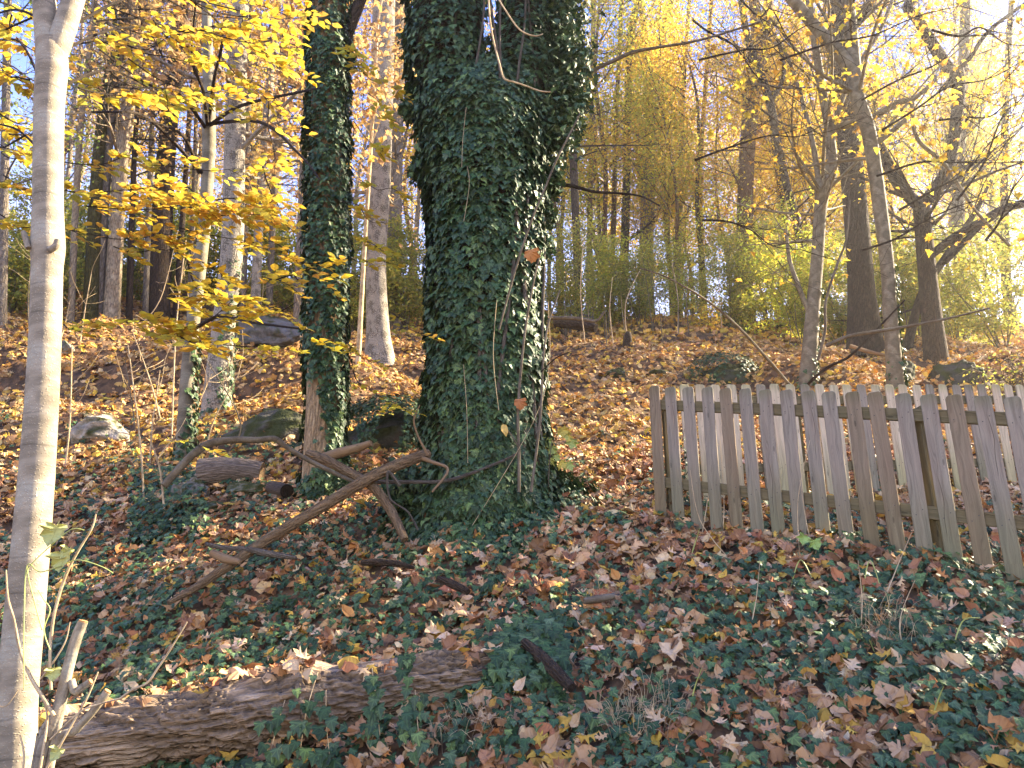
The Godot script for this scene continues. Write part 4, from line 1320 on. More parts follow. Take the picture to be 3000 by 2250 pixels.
func far_tree(pal: Array, n: int, sd: int) -> Node3D:
	var o := thing("far_tree", Vector3.ZERO, "far", "tree")
	var H := R(13.0, 17.0)
	var c := []
	for k in 6:
		c.append([Vector3(G(0.22) * k, H * k / 5.0 - 0.2, G(0.22) * k), 0.13 * (1.0 - 0.15 * k)])
	var g := Geo.new()
	stick(g, c, 8, 4, 1.0, 0.9, 0.05)
	put("trunk", g.mesh(), M[["pale_bark", "dark_bark", "furrow", "brown_bark", "furrow"][sd]], o)
	var tg := Geo.new()
	var ends := []
	for k in 16:
		var t := R(0.25, 0.98)
		var a := R(0, TAU)
		var p := Vector3(0, H * t, 0)
		twig_tree(tg, p, Vector3(cos(a), R(0.2, 1.1), sin(a)), R(1.4, 3.4), 0.03, 1, ends)
	put("twigs", tg.mesh(), M["dark_bark"], o, "stuff")
	var b := bag("tiny")
	for k in n:
		var p: Vector3 = ends[rng.randi() % ends.size()] + Vector3(G(0.6), G(0.6), G(0.6))
		drop(b, p, Vector3(G(0.7), R(0.2, 1.0), G(0.7)), Vector3(R(-1, 1), R(-0.9, 0.2), R(-1, 1)), R(0.10, 0.18), pal)
	flush(b, "leaf", "crown", "crown", pal, o, 0)
	return o

func side_tree(base: Vector3, n: int) -> void:
	var o := thing("shade_tree", base, "leafy tree standing just beyond the right edge of the picture", "tree", "trees beyond the right edge")
	var g := Geo.new()
	var H := 9.5
	var c := []
	for k in 5: c.append([base + Vector3(G(0.1) * k, H * k / 4.0 - 0.2, G(0.1) * k), 0.2 * (1.0 - 0.2 * k)])
	stick(g, c, 12, 6, 2.0, 0.9, 0.05)
	put("trunk", g.mesh(), M["furrow"], o)
	var tg := Geo.new()
	var ends := []
	for k in 26:
		var a := R(0, TAU)
		var h := R(0.6, H)
		twig_tree(tg, base + Vector3(0, h, 0), Vector3(cos(a), R(0.0, 0.6), sin(a)), R(1.4, 2.6), 0.035, 1, ends)
	put("twigs", tg.mesh(), M["dark_bark"], o, "stuff")
	var b := bag("broad_a")
	for k in n:
		var p: Vector3 = ends[rng.randi() % ends.size()] + Vector3(G(0.5), G(0.5), G(0.5))
		if in_gap(p): continue
		drop(b, p, Vector3(G(0.7), R(0.2, 1.0), G(0.7)), Vector3(R(-1, 1), R(-0.9, 0.2), R(-1, 1)), R(0.14, 0.24), OLIVE)
	flush(b, "leaf", "crown", "crown", OLIVE, o, 0)

func ivy_feet() -> void:
	# ivy on the sunny edges of slim trunks
	for q in [["ivy climbing the sunny edge of the grey leaning trunk behind the fence", [[897, 394, 15], [890, 310, 13], [887, 265, 12]], 1300, 0.6], ["ivy at the foot of the pale forked sapling behind the fence", [[806, 390, 16], [811, 333, 14], [815, 290, 12]], 1000, 0.9], ["ivy creeping up the lower trunk of the young beech", [[184, 462, 16], [186, 400, 14], [190, 340, 13]], 1500, 0.7], ["ivy around the foot of the tall pale birch", [[216, 416, 27], [222, 340, 22], [230, 260, 21]], 1500, 0.9]]:
		var base := hit(q[1][0][0], q[1][0][1])
		var D := -base.z
		var c := []
		for w in q[1]:
			var p := at(w[0], w[1], D)
			c.append([p, w[2] * 0.5 * px_m(p)])
		c[0][0] = base
		var o := thing("climbing_ivy", base + Vector3(0, 0.02, 0.1), q[0], "ivy plant")
		var bags := [bag("ivy_a"), bag("ivy_c")]
		var turn: float = q[3]
		climb(bags, c, q[2], 0.062, 0.05, func(t, a): return smoothstep(0.2, 0.9, sin(a + 0.2 - (1.0 - turn))) * (1.0 - 0.75 * t) + 0.25 * smoothstep(0.3, 0.0, t))
		for b in bags: flush(b, "leaf", "foliage", "ivy", IVY, o, 30)

func shrubs() -> void:
	var gl := "shrubs under the trees on the left"
	var gr := "shrubs under the trees on the right"
	var lab := ["olive leafy shrub low under the bare trees at left, %s", "yellow-green leafy shrub under the orange trees at right, %s"]
	var L := [[20, 305, 22.0, 3.2, "at the left edge"], [72, 308, 25.0, 3.2, "behind the smooth sapling"], [118, 306, 24.0, 3.6, "behind the mossy trunk"], [165, 303, 26.0, 3.8, "behind the shaggy dark trunk"], [205, 305, 24.0, 3.4, "behind the young beech"], [262, 306, 23.0, 3.6, "right of the tall birch"], [300, 306, 25.0, 4.0, "left of the slimmer ivy trunk"], [352, 312, 21.0, 2.8, "behind the thin pale stem"], [410, 315, 22.0, 3.6, "left of the huge ivy tree"], [18, 250, 18.0, 2.2, "in front at the left edge"]]
	for q in L: shrub(lab[0] % q[4], gl, q[0], q[1], q[2], 2.4, q[3], 9000, 0.11, OLIVE)
	var Rr := [[568, 312, 25.0, 3.4, "next to the huge ivy tree"], [603, 308, 28.0, 3.6, "by the thin brown trunk"], [640, 306, 27.0, 3.2, "by the grey forked trunk"], [690, 300, 30.0, 4.2, "left of the brown trunk"], [728, 304, 26.0, 4.0, "at the brown forked trunk"], [765, 306, 27.0, 4.2, "right of the brown forked trunk"], [800, 312, 24.0, 3.6, "behind the pale sapling"], [842, 318, 23.0, 3.8, "left of the furrowed trunk"], [880, 318, 24.0, 3.6, "right of the furrowed trunk"], [915, 325, 23.0, 3.6, "behind the Y-shaped trunk"], [955, 330, 22.0, 3.4, "right of the Y-shaped trunk"], [1000, 335, 20.0, 3.4, "at the right edge"]]
	for q in Rr: shrub(lab[1] % q[4], gr, q[0], q[1], q[2], 2.4, q[3], 8500, 0.10, LIME if rng.randf() < 0.55 and q[0] < 860 else OLIVE)
	shrub("small golden-leaved shrub on the crest by the sky gap", "", 706, 300, 24.0, 1.0, 1.0, 500, 0.12, GOLD)
	shrub("scrubby bush in the bright haze behind the fence at the right edge", "", 1010, 385, 11.0, 0.7, 0.7, 380, 0.055, OLIVE)

func picket_mesh(w: float, h: float, th: float, k: int) -> ArrayMesh:
	var g := Geo.new()
	var c := 0.018
	var e := 0.004
	var out := [Vector2(-w / 2, 0), Vector2(w / 2, 0), Vector2(w / 2, 0.30), Vector2(w / 2, 0.62), Vector2(w / 2, h - 0.10), Vector2(w / 2, h - c * 1.3), Vector2(w / 2 - c * 0.35, h - c * 0.5), Vector2(w / 2 - c, h), Vector2(-w / 2 + c, h), Vector2(-w / 2 + c * 0.35, h - c * 0.5), Vector2(-w / 2, h - c * 1.3), Vector2(-w / 2, h - 0.10), Vector2(-w / 2, 0.62), Vector2(-w / 2, 0.30)]
	var n := out.size()
	var rings := []
	for r in 4:
		var z := [th / 2, th / 2 - e, -th / 2 + e, -th / 2][r] as float
		var ins := e if r == 0 or r == 3 else 0.0
		rings.append(g.v.size())
		for j in n:
			var q: Vector2 = out[j]
			q.x -= signf(q.x) * ins
			if q.y > h * 0.5: q.y -= ins
			g.v.append(Vector3(q.x, q.y, z))
			g.uv.append(Vector2(q.x / 0.21 + k * 0.137 + z * 2.0, q.y / 1.35 + k * 0.31))
			var wet := smoothstep(0.62, 0.15, q.y) + 0.8 * smoothstep(h - 0.10, h, q.y)   # green algae near the ground and on the tops
			g.c.append(Color(1, 1, 1).lerp(Color(0.62, 0.70, 0.48), clampf(wet, 0.0, 1.0) * (0.55 + 0.1 * (k % 5))))
	for r in 3:
		for j in n:
			var a: int = rings[r] + j
			var b: int = rings[r] + (j + 1) % n
			var d: int = rings[r + 1] + j
			var f: int = rings[r + 1] + (j + 1) % n
			g.i.append_array(PackedInt32Array([a, b, f, a, f, d]))
	for j in range(0, n / 2 - 1):
		var l0 := (n - j) % n
		var a := [l0, j + 1, (n - j - 1) % n, j + 2] if j > 0 else [0, 1, n - 1, 2]
		for face in [[0, 1], [3, -1]]:
			var b: int = rings[face[0]]
			for tri in [[a[0], a[1], a[3]], [a[0], a[3], a[2]]]:
				if tri[0] == tri[1] or tri[1] == tri[2]: continue
				if face[1] < 0: g.i.append_array(PackedInt32Array([b + tri[0], b + tri[1], b + tri[2]]))
				else: g.i.append_array(PackedInt32Array([b + tri[0], b + tri[2], b + tri[1]]))
	return g.mesh()

func beam(called: String, a: Vector3, b: Vector3, w: float, h: float, m: String, o: Node3D) -> void:
	var bm := MeshInstance3D.new()
	bm.name = called
	var box := picket_mesh(h, a.distance_to(b), w, 3)
	bm.mesh = box
	bm.material_override = M[m]
	o.add_child(bm, true)
	var y := (b - a).normalized()
	var z := Vector3(y.z, 0, -y.x).normalized() if absf(y.y) < 0.9 else Vector3.BACK
	if z.length() < 0.1: z = Vector3.BACK
	z = (z - y * z.dot(y)).normalized()
	bm.transform = Transform3D(Basis(y.cross(z), y, z), a - o.position)

func fence(label: String, tops: Array, count: int, mats: Array, facing: float, first_gap: float, posts: Array, sd: int) -> void:
	# tops: [[px, py, D], ...] of the line along the picket tops, from the left end to the right
	var a := at(tops[0][0], tops[0][1], tops[0][2])
	var b := at(tops[1][0], tops[1][1], tops[1][2])
	var o := thing("picket_fence", on(a.x, a.z), label, "fence")
	var along := Vector3(b.x - a.x, 0, b.z - a.z).normalized()
	var nrm := Vector3(-along.z, 0, along.x) * facing
	var meshes := []
	var ng := Geo.new()
	for y in [0.975, 1.005, 0.325, 0.355]:
		var q := Vector3(0.022 if y > 0.99 or (y > 0.34 and y < 0.5) else -0.02, y, 0.0085)
		tube(ng, PackedVector3Array([q, q + Vector3(0, 0, 0.0022)]), PackedFloat32Array([0.0042, 0.0036]), 8, 1.0, 1.0, 0.0, 1.0, true)
	var nail_mesh := ng.mesh()
	for k in 7: meshes.append(picket_mesh(0.096, 1.14, 0.019, k + sd))
	var bas := Basis(along * facing * 1.0, Vector3.UP, nrm)
	if bas.determinant() < 0.0: bas = Basis(-bas.x, bas.y, bas.z)
	for k in count:
		var t := float(k) / (count - 1)
		var p := a.lerp(b, t) + along * G(0.004)
		var s := on(p.x, p.z).y
		var m := MeshInstance3D.new()
		m.name = "picket"
		m.mesh = meshes[(k * 3) % 7]
		m.material_override = M[mats[rng.randi() % mats.size()]]
		o.add_child(m, true)
		var tilt := Basis(Vector3(0, 0, 1), G(0.008))
		var top := p.y + G(0.006)
		m.transform = Transform3D(bas * tilt, Vector3(p.x, top - 1.14, p.z) + nrm * (0.031 + G(0.001)) - o.position)
		var nails := MeshInstance3D.new()
		nails.name = "nails"
		nails.mesh = nail_mesh
		nails.material_override = M["nail"]
		m.add_child(nails, true)
	for e in [0.15, 0.80]:
		beam("rail", a - Vector3(0, e, 0) - along * 0.03, b - Vector3(0, e, 0) + along * 0.06, 0.036, 0.085, "board_green", o)
	for t in posts:
		var p := a.lerp(b, t)
		beam("post", on(p.x, p.z, -0.3) - nrm * 0.066, Vector3(p.x, p.y - 0.07, p.z) - nrm * 0.066, 0.089, 0.089, "board_green", o)

func fences() -> void:
	fence("weathered grey picket fence in front, running from mid-picture toward the right edge", [[655.6, 387, 6.2], [1043, 399, 4.55]], 18, ["board", "board_warm", "board", "board"], 1.0, 0.0, [0.025, 0.74], 0)
	fence("paler picket fence behind, seen between and above the pickets of the front one", [[683.4, 385.5, 6.9], [1029, 385.5, 7.7]], 26, ["board_pale", "board", "board_pale"], 1.0, 0.0, [0.3, 0.62, 0.95], 4)
	fence_bush()

func fence_bush() -> void:
	var base := hit(668, 512)
	var o := thing("briar", base, "small dark-leaved briar growing against the left end of the fence", "shrub")
	var g := Geo.new()
	var bags := [bag("ivy_b"), bag("ovate_a")]
	for k in 12:
		var e := base + Vector3(R(-0.12, 0.32), R(0.2, 0.75), R(0.05, 0.2))
		stick(g, [[base + Vector3(G(0.05), -0.03, 0.08), 0.004], [base.lerp(e, 0.5) + Vector3(G(0.05), 0.05, 0.05), 0.003], [e, 0.0015]], 4, 4)
		for j in 12:
			drop(pick(bags), base.lerp(e, R(0.15, 0.85)) + Vector3(G(0.05), G(0.04), 0.06 + G(0.04)), Vector3(G(0.7), 0.6, 0.6), Vector3(G(1), -0.5, G(1)), R(0.03, 0.055), IVY, 0.3)
	put("stems", g.mesh(), M["dark_bark"], o)
	for b in bags: flush(b, "leaf", "foliage", "ivy", IVY, o, 40)

func deadwood() -> void:
	# the great fallen log across the foreground
	var c := []
	for q in [[-90, 768, 68, 4.20], [20, 750, 68, 4.25], [100, 739, 70, 4.30], [200, 723, 73, 4.35], [262, 711, 82, 4.38], [306, 703, 88, 4.40], [350, 697, 74, 4.42], [430, 682, 60, 4.50], [480, 675, 50, 4.58], [530, 673, 36, 4.72]]:
		var p := at(q[0], q[1], q[3])
		c.append([p, q[2] * 0.5 * px_m(p)])
	var o := thing("fallen_log", c[4][0], "big fallen log with furrowed bark, worn bare at its right end, in the foreground", "log")
	var g := Geo.new()
	var sp := smooth_path(c, 36)
	var p: PackedVector3Array = sp[0]
	var r: PackedFloat32Array = sp[1]
	for k in r.size(): r[k] *= 1.0 + 0.10 * nz.get_noise_1d(k * 0.2)
	tube(g, p, r, 96, 2.0, 0.9, 0.12, 0.9)
	var rows := p.size()
	for k in rows:
		for j in 97:
			var i := k * 97 + j
			var a := TAU * (j % 96) / 96.0
			var x := p[k].x
			var q := g.v[i]
			var bare := nz.get_noise_3d(q.x * 9.0, q.y * 22.0, q.z * 22.0) * 0.9 + smoothstep(-0.95, -0.45, x) * 0.55 + 0.18 * smoothstep(-2.4, -1.2, x) * smoothstep(0.1, -0.5, (q - p[k]).normalized().y) - 0.22
			var b := smoothstep(-0.02, 0.16, bare)
			# bark stands proud of the bare wood, and is split along the grain
			var wv := nz2.get_noise_3d(q.x * 40.0, q.y * 40.0, q.z * 40.0) * 0.05
			var f := 1.0 - absf(nz2.get_noise_3d(q.x * 12.0, (q.y + wv) * 150.0, (q.z + wv) * 150.0)) * 3.2
			var split := clampf(f, 0.0, 1.0) * (1.0 - b)
			g.v[i] = q - g.n[i] * (0.020 * b + 0.030 * split)
			g.c.append(lin(0.42, 0.30, 0.185).lerp(lin(0.60, 0.44, 0.285), b).lerp(lin(0.13, 0.09, 0.06), split * 0.6))
	for k in rows:
		for j in 97:
			var i := k * 97 + j
			var du := g.v[k * 97 + (j + 1) % 96] - g.v[k * 97 + (j + 95) % 96]
			var dv := g.v[mini(k + 1, rows - 1) * 97 + j] - g.v[maxi(k - 1, 0) * 97 + j]
			var nn := du.cross(dv).normalized()
			g.n[i] = nn if nn.dot(g.n[i]) > 0.0 else -nn
	put("log_bark", g.mesh(), M["log"], o)

	# leaves caught on the log
	for k in 70:
		var f := rng.randi_range(40, rows - 30)
		var a := Vector3(G(0.4), 1.0, R(-0.2, 0.9)).normalized()
		var m := MeshInstance3D.new()
		m.name = "fallen_leaf"
		m.mesh = LEAF[["oak_a", "oak_b", "curled", "broad_b", "dry_a"][k % 5]]
		m.material_override = leaf_mat("dry", TAN[k % TAN.size()])
		m.transform = Transform3D(leaf_basis(a + Vector3(G(0.3), 0.2, G(0.3)), Vector3(G(1), -0.3, G(1)), R(0.06, 0.12)), p[f] + a * (r[f] * 1.05 + 0.01) - hill.position)
		hill.add_child(m, true)
	# sawn logs left of centre
	log_piece("sawn log with a dark charred end and a pale broken end, left of centre", line([[201, 474, 31], [222, 471, 28], [245, 471, 24], [262, 473, 23]], depth(200, 492), depth(262, 486)), lin(0.34, 0.26, 0.19), ["char", "dead_wood"])
	log_piece("small dark log end right of the sawn log, below the mossy boulder", line([[272, 487, 13], [287, 491, 14]], 6.9, 6.6), lin(0.20, 0.15, 0.11), ["char", "char"])
	# branches crossed before the ivy-clad trees
	var D0 := 6.2
	o = branch_thing("fallen_branch", "thick grey-brown fallen branch leaning up from lower left to the huge tree", "branch", line([[168, 603, 5], [195, 588, 8], [225, 568, 10], [270, 538, 11], [320, 508, 11.5], [370, 478, 12], [405, 462, 12], [428, 454, 11]], 5.55, 6.45), "branch_bark")
	add_branch(o, line([[418, 457, 6], [432, 462, 4], [448, 470, 3], [432, 492, 2]], 6.4, 6.2), "dead_wood")
	add_branch(o, line([[372, 482, 5], [410, 482, 4], [450, 480, 4], [500, 462, 3], [520, 452, 2]], 6.4, 6.3), "furrow")
	add_branch(o, line([[400, 486, 4], [388, 472, 3], [390, 498, 2], [408, 512, 2], [418, 530, 2]], 6.2, 6.1), "furrow")
	add_branch(o, line([[428, 455, 3], [418, 436, 2], [414, 420, 2], [420, 405, 1]], 6.3, 6.2), "dead_wood")
	o = branch_thing("fallen_branch", "broken branch with a splintered stub crossing under the thick one", "branch", line([[308, 454, 9], [325, 460, 11], [348, 472, 10], [372, 486, 10], [388, 506, 10], [398, 524, 9], [405, 540, 8]], 6.5, 6.0), "branch_bark")
	add_branch(o, line([[322, 459, 11], [340, 453, 11], [358, 448, 9], [371, 443, 6]], 6.48, 6.3), "dead_wood", "broken_stub")
	o = branch_thing("fallen_branch", "bent bare grey branch arching over the sawn logs", "branch", line([[164, 486, 8], [178, 470, 8], [196, 452, 8], [212, 443, 8], [235, 440, 7], [258, 440, 6], [275, 439, 6], [288, 448, 5], [310, 461, 5], [345, 478, 4], [365, 486, 3]], 5.9, 6.3), "grey_stem")
	branch_thing("fallen_stick", "short knobbly lichen-spotted stick lying on ivy across the thick branch", "stick", line([[206, 544, 4], [225, 548, 5], [250, 550, 6], [270, 554, 7], [296, 558, 4]], 5.9, 5.8), "furrow")
	branch_thing("fallen_stick", "dark short stick lying in the ivy below the crossed branches", "stick", line([[362, 563, 6], [380, 562, 8], [398, 564, 7], [414, 568, 3]], 5.6, 5.5), "dark_bark")
	branch_thing("fallen_stick", "dark sunken stick in the ivy in the centre foreground", "stick", line([[438, 578, 5], [452, 584, 9], [468, 592, 7]], 5.35, 5.2), "dark_bark")
	branch_thing("fallen_stick", "grey stub of wood between pale ivy leaves right of centre", "stick", line([[584, 601, 6], [598, 599, 8], [614, 596, 6]], 5.0, 5.05), "grey_stem")
	branch_thing("fallen_branch", "thick dark lichen-spotted branch stub in the right foreground ivy", "branch", line([[524, 642, 9], [540, 656, 13], [556, 672, 14], [572, 688, 10]], 4.55, 4.2), "dark_bark")
	branch_thing("fallen_stick", "small broken stick on the bank, left of the thick branch", "stick", line([[212, 553, 8], [226, 559, 9], [240, 562, 5]], 5.85, 5.75), "dead_wood")
	# far dead wood
	branch_thing("fallen_log", "dark log lying far up the slope right of the huge tree", "log", line([[555, 322, 9], [575, 324, 12], [596, 328, 9]], 21.6, 21.0), "dark_bark")
	branch_thing("fallen_branch", "pale dead branch propped over the far dark log", "branch", line([[545, 318, 4], [565, 318, 4], [580, 319, 4], [596, 321, 3], [604, 312, 2]], 20.8, 20.6), "grey_stem")
	var st := hit(627, 345)
	branch_thing("stump", "short dark splintered stump standing in leaves on the right slope", "stump", [[st - Vector3(0, 0.1, 0), 0.13], [st + Vector3(0.03, 0.2, 0), 0.11], [st + Vector3(0.05, 0.34, 0), 0.06]], "dark_bark", "", "trunk")
	branch_thing("fallen_log", "thin log lying along the dark ledge on the left slope", "log", line([[70, 331, 5], [95, 328, 5], [115, 325, 4]], 14.5, 14.5), "dark_bark")
	branch_thing("fallen_branch", "long bare roots of the furrowed trunk crawling over the slope", "branch", line([[850, 346, 4], [870, 352, 4], [890, 356, 3], [910, 357, 2]], 16.5, 16.0), "dead_wood")

func slim_stems() -> void:
	# saplings before the great trunk
	var o := branch_thing("sapling", "thin straight sapling before the huge trunk with one brown leaf", "sapling", line([[519, 492, 3.4], [519, 455, 3.2], [518, 410, 3], [522, 360, 2.6], [526, 325, 2.4], [533, 285, 2], [541, 250, 1.6]], 6.3, 6.3), "grey_stem")
	add_branch(o, line([[519, 448, 1.6], [512, 436, 1.4], [506, 428, 1.2]], 6.3, 6.25), "grey_stem")
	one_leaf(o, "broad_b", at(520, 398, 6.22), 0.10, lin(0.46, 0.19, 0.07))
	one_leaf(o, "ovate_a", at(503, 424, 6.2), 0.11, lin(0.62, 0.42, 0.12))
	o = branch_thing("sapling", "slender sapling in front of the huge trunk, rightmost of the three stems", "sapling", line([[531, 492, 3], [536, 455, 2.8], [541, 410, 2.4], [543, 364, 2.2], [548, 325, 2], [560, 290, 1.4]], 6.2, 6.25), "grey_stem")
	add_branch(o, line([[541, 372, 1.4], [556, 358, 1.3], [570, 352, 1.1]], 6.2, 6.2), "dark_bark")
	o = branch_thing("sapling", "long thin stem slanting up across the upper part of the huge trunk", "sapling", line([[499, 330, 1.8], [508, 296, 2], [516, 268, 2.1], [522, 248, 2.2], [534, 214, 2.2], [546, 186, 2], [557, 159, 2], [580, 114, 1.6]], 6.3, 6.1), "grey_stem")
	one_leaf(o, "broad_b", at(531, 248, 6.15), 0.13, lin(0.50, 0.22, 0.07))
	# pale dead vines hanging over the great trunk at the top
	branch_thing("vine", "pale dead vine curving down over the top of the huge trunk", "vine", line([[488, -8, 1.8], [490, 20, 1.8], [494, 43, 1.8], [499, 62, 1.8], [504, 78, 1.8], [514, 82, 1.7], [526, 86, 1.6], [540, 91, 1.5], [551, 92, 1.2]], 6.05, 6.05), "straw_stem")
	branch_thing("vine", "pale hooked twig at the top of the right ivy stem", "vine", line([[494, -8, 1.6], [504, 8, 1.6], [512, 20, 1.6], [519, 29, 1.5], [527, 34, 1.4], [536, 36, 1.3], [543, 34, 1.1]], 5.95, 5.95), "straw_stem")
	# boughs over to the right of the ivy
	branch_thing("branch", "thin dark bough arching to the right from the huge trunk at mid-height", "branch", line([[548, 193, 4], [556, 187, 4], [566, 185, 4], [580, 188, 3.5], [596, 192, 3], [615, 193, 2.5], [640, 196, 2], [660, 206, 1.5]], 7.2, 6.8), "dark_bark")
	branch_thing("branch", "long grey bough rising to the right from the bushy ivy", "branch", line([[552, 96, 4], [566, 88, 4.5], [580, 78, 4.5], [596, 69, 4], [615, 60, 4], [634, 52, 3.6], [660, 47, 3], [700, 40, 2.5], [760, 22, 2]], 7.3, 7.0), "grey_stem")
	# the maple seedling at the right foot of the great trunk
	var mb := hit(548, 512)
	o = branch_thing("maple_seedling", "maple seedling with pale yellow-green leaves at the right foot of the huge trunk", "seedling", [[mb, 0.006], [at(549, 470, -mb.z), 0.005], [at(552, 440, -mb.z), 0.003]], "grey_stem")
	for q in [[540, 434], [546, 440], [553, 446], [557, 455], [566, 433], [573, 440], [562, 428], [544, 447], [560, 462], [551, 458], [570, 436], [568, 462]]:
		one_leaf(o, "maple_a", at(q[0], q[1], -mb.z + 0.1), R(0.07, 0.11), [lin(0.44, 0.46, 0.12), lin(0.36, 0.42, 0.12), lin(0.56, 0.46, 0.10)][rng.randi() % 3])
	# leaning slender sapling to the right, down to the fence
	branch_thing("sapling", "long slender sapling leaning left above the dome of rock behind the fence", "sapling", line([[792, 388, 3.4], [770, 362, 3], [745, 334, 2.7], [722, 312, 2.4], [700, 296, 2.1], [683, 286, 1.9], [664, 276, 1.6], [640, 268, 1.2]], 11.0, 9.6), "grey_stem")
	branch_thing("branch", "bare bough reaching right across the trunks above the fence", "branch", line([[826, 346, 4], [850, 336, 3.6], [880, 331, 3.6], [910, 326, 3], [950, 318, 2.4], [990, 308, 1.6]], 9.5, 8.8), "grey_stem")
	branch_thing("branch", "curved dark twig rising right from the foot of the pale sapling", "branch", line([[806, 388, 3], [812, 380, 3], [830, 366, 3], [850, 356, 2.6], [878, 328, 2], [905, 300, 1.4]], 9.8, 9.2), "dark_bark")
	branch_thing("branch", "grey twig curving up right, beside the pale sapling", "branch", line([[818, 360, 3], [825, 330, 3], [826, 300, 2.6], [838, 262, 2.4], [846, 240, 2], [850, 200, 1.6]], 9.6, 9.2), "grey_stem")
	var bough := ["short dark bough at the top edge above the brown forked trunk", "dark bough rising right across the top of the brown forked trunk", "dark bough rising right from beside the fork of the grey leaning trunk", "dark bough rising steeply right over the upper part of the furrowed trunk", "dark bough crossing the wide Y fork up toward the right edge", "dark bough drooping right beside the top of the brown forked trunk", "nearly level dark bough at the right edge above the Y fork", "nearly level dark bough through the middle of the Y fork", "dark bough rising right to the swollen fork of the pale sapling", "steep dark bough just right of the Y-shaped trunk", "level dark bough in the top right corner", "dark bough rising right low across the furrowed and Y-shaped trunks", "dark bough sagging right in front of the lime shrubs", "short steep dark bough low at the right edge beside the Y-shaped trunk", "long dark bough rising right across the tops of the furrowed and leaning trunks"]
	var nth := -1
	for q in [[744, 0, 800, 42], [700, 60, 850, 20], [884, 130, 1024, 60], [860, 100, 1010, 20], [900, 210, 1024, 120], [690, 20, 780, 90], [940, 120, 1040, 96], [880, 176, 1030, 160], [700, 160, 830, 120], [960, 200, 1040, 60], [930, 30, 1040, 44], [860, 250, 1000, 200], [700, 220, 800, 250], [986, 240, 1040, 150], [780, 60, 960, 6]]:
		nth += 1
		var d := R(8.5, 10.5)
		var c := []
		for k in 5:
			var t := k / 4.0
			c.append([at(lerpf(q[0], q[2], t) + G(5), lerpf(q[1], q[3], t) + sin(t * PI) * R(-14, 10), d), 0.018 * (1.0 - 0.75 * t)])
		o = branch_thing("branch", bough[nth], "branch", c, "dark_bark", "overhanging boughs at upper right")
		var tg := Geo.new()
		var ends := []
		for k in 5: twig_tree(tg, c[1 + k % 4][0], (c[4][0] - c[0][0]).normalized() + Vector3(G(0.7), G(0.7), G(0.7)), R(0.5, 1.4), 0.008, 1, ends)
		put("twigs", tg.mesh(), M["dark_bark"], o, "stuff")
		var b := bag("maple_a")
		for k in 22:
			var e: Vector3 = ends[rng.randi() % ends.size()]
			drop(b, e + Vector3(G(0.2), G(0.2), G(0.2)), Vector3(G(0.7), 0.6, G(0.7)), Vector3(G(1), -0.7, G(1)), R(0.06, 0.11), AMBER)
		flush(b, "leaf", "foliage", "yellow", AMBER, o, 12)
	# sunlit saplings and dead stems on the left slope
	var base_label := "thin pale sapling stem standing in the leaves on the left slope"
	var S := [[178, 455, 182, 380, 196, 250], [172, 440, 176, 330, 186, 240], [132, 330, 160, 300, 178, 230], [150, 470, 152, 430, 160, 370], [135, 430, 133, 410, 125, 360], [145, 505, 140, 440, 128, 345], [65, 470, 70, 420, 72, 345], [57, 352, 66, 320, 70, 300], [44, 340, 50, 310, 56, 280], [80, 345, 85, 310, 92, 270], [256, 335, 262, 300, 264, 275], [296, 345, 299, 320, 302, 270], [235, 360, 236, 320, 240, 290], [120, 300, 122, 270, 126, 240], [140, 305, 146, 270, 142, 235], [160, 300, 166, 270, 172, 236], [32, 350, 28, 300, 34, 240], [225, 455, 240, 420, 200, 350], [205, 420, 226, 380, 236, 340], [190, 430, 200, 400, 212, 374], [162, 420, 150, 380, 132, 330], [166, 520, 160, 470, 150, 440], [206, 450, 214, 420, 240, 372]]
	for q in S:
		var b := hit(q[0], q[1])
		var d := -b.z
		var c := [[b - Vector3(0, 0.05, 0), 0.011], [at(q[2], q[3], d), 0.009], [at(q[4], q[5], d - 0.1), 0.005]]
		o = branch_thing("sapling", base_label, "sapling", c, "straw_stem" if rng.randf() < 0.6 else "grey_stem", "thin stems on the left slope")
		var tg := Geo.new()
		var ends := []
		for k in 4: twig_tree(tg, c[1][0].lerp(c[2][0], R(0, 0.9)), Vector3(G(1), R(0.2, 0.8), G(1)), R(0.3, 0.8), 0.004, 0, ends)
		put("twigs", tg.mesh(), M["straw_stem"], o, "stuff")
	for k in 44:
		var px := R(556, 700) if k < 22 else R(700, 1015)
		var b := hit(px, R(318, 350))
		var h := R(1.2, 3.0)
		var c := [[b - Vector3(0, 0.05, 0), 0.016], [b + Vector3(G(0.1), h * 0.5, 0), 0.012], [b + Vector3(G(0.3), h, G(0.2)), 0.006]]
		branch_thing("sapling", "thin bare stem standing on the right slope among the shrubs", "sapling", c, "grey_stem" if k % 3 else "straw_stem", "thin bare stems on the right slope")
	# briar stems and grass in front of the fence
	for q in [[702, 535, 712, 470, 716, 420], [722, 540, 724, 500, 720, 440], [800, 560, 798, 500, 810, 440], [812, 548, 806, 520, 800, 480], [880, 610, 900, 560, 912, 532], [860, 640, 862, 600, 858, 560], [748, 640, 756, 600, 760, 560], [730, 560, 700, 520, 690, 470], [905, 660, 900, 620, 915, 580]]:
		var b := hit(q[0], q[1])
		var d := -b.z
		branch_thing("dry_briar", "thin dry briar stem standing in the leaves before the fence", "dry stem", [[b, 0.004], [at(q[2], q[3], d), 0.003], [at(q[4], q[5], d), 0.0015]], "straw_stem", "dry stems before the fence")
	var vb := hit(815, 560)
	o = branch_thing("vine_seedling", "green heart-leaved seedling at the foot of the front fence", "seedling", [[vb, 0.003], [vb + Vector3(0.02, 0.12, 0.02), 0.002]], "straw_stem")
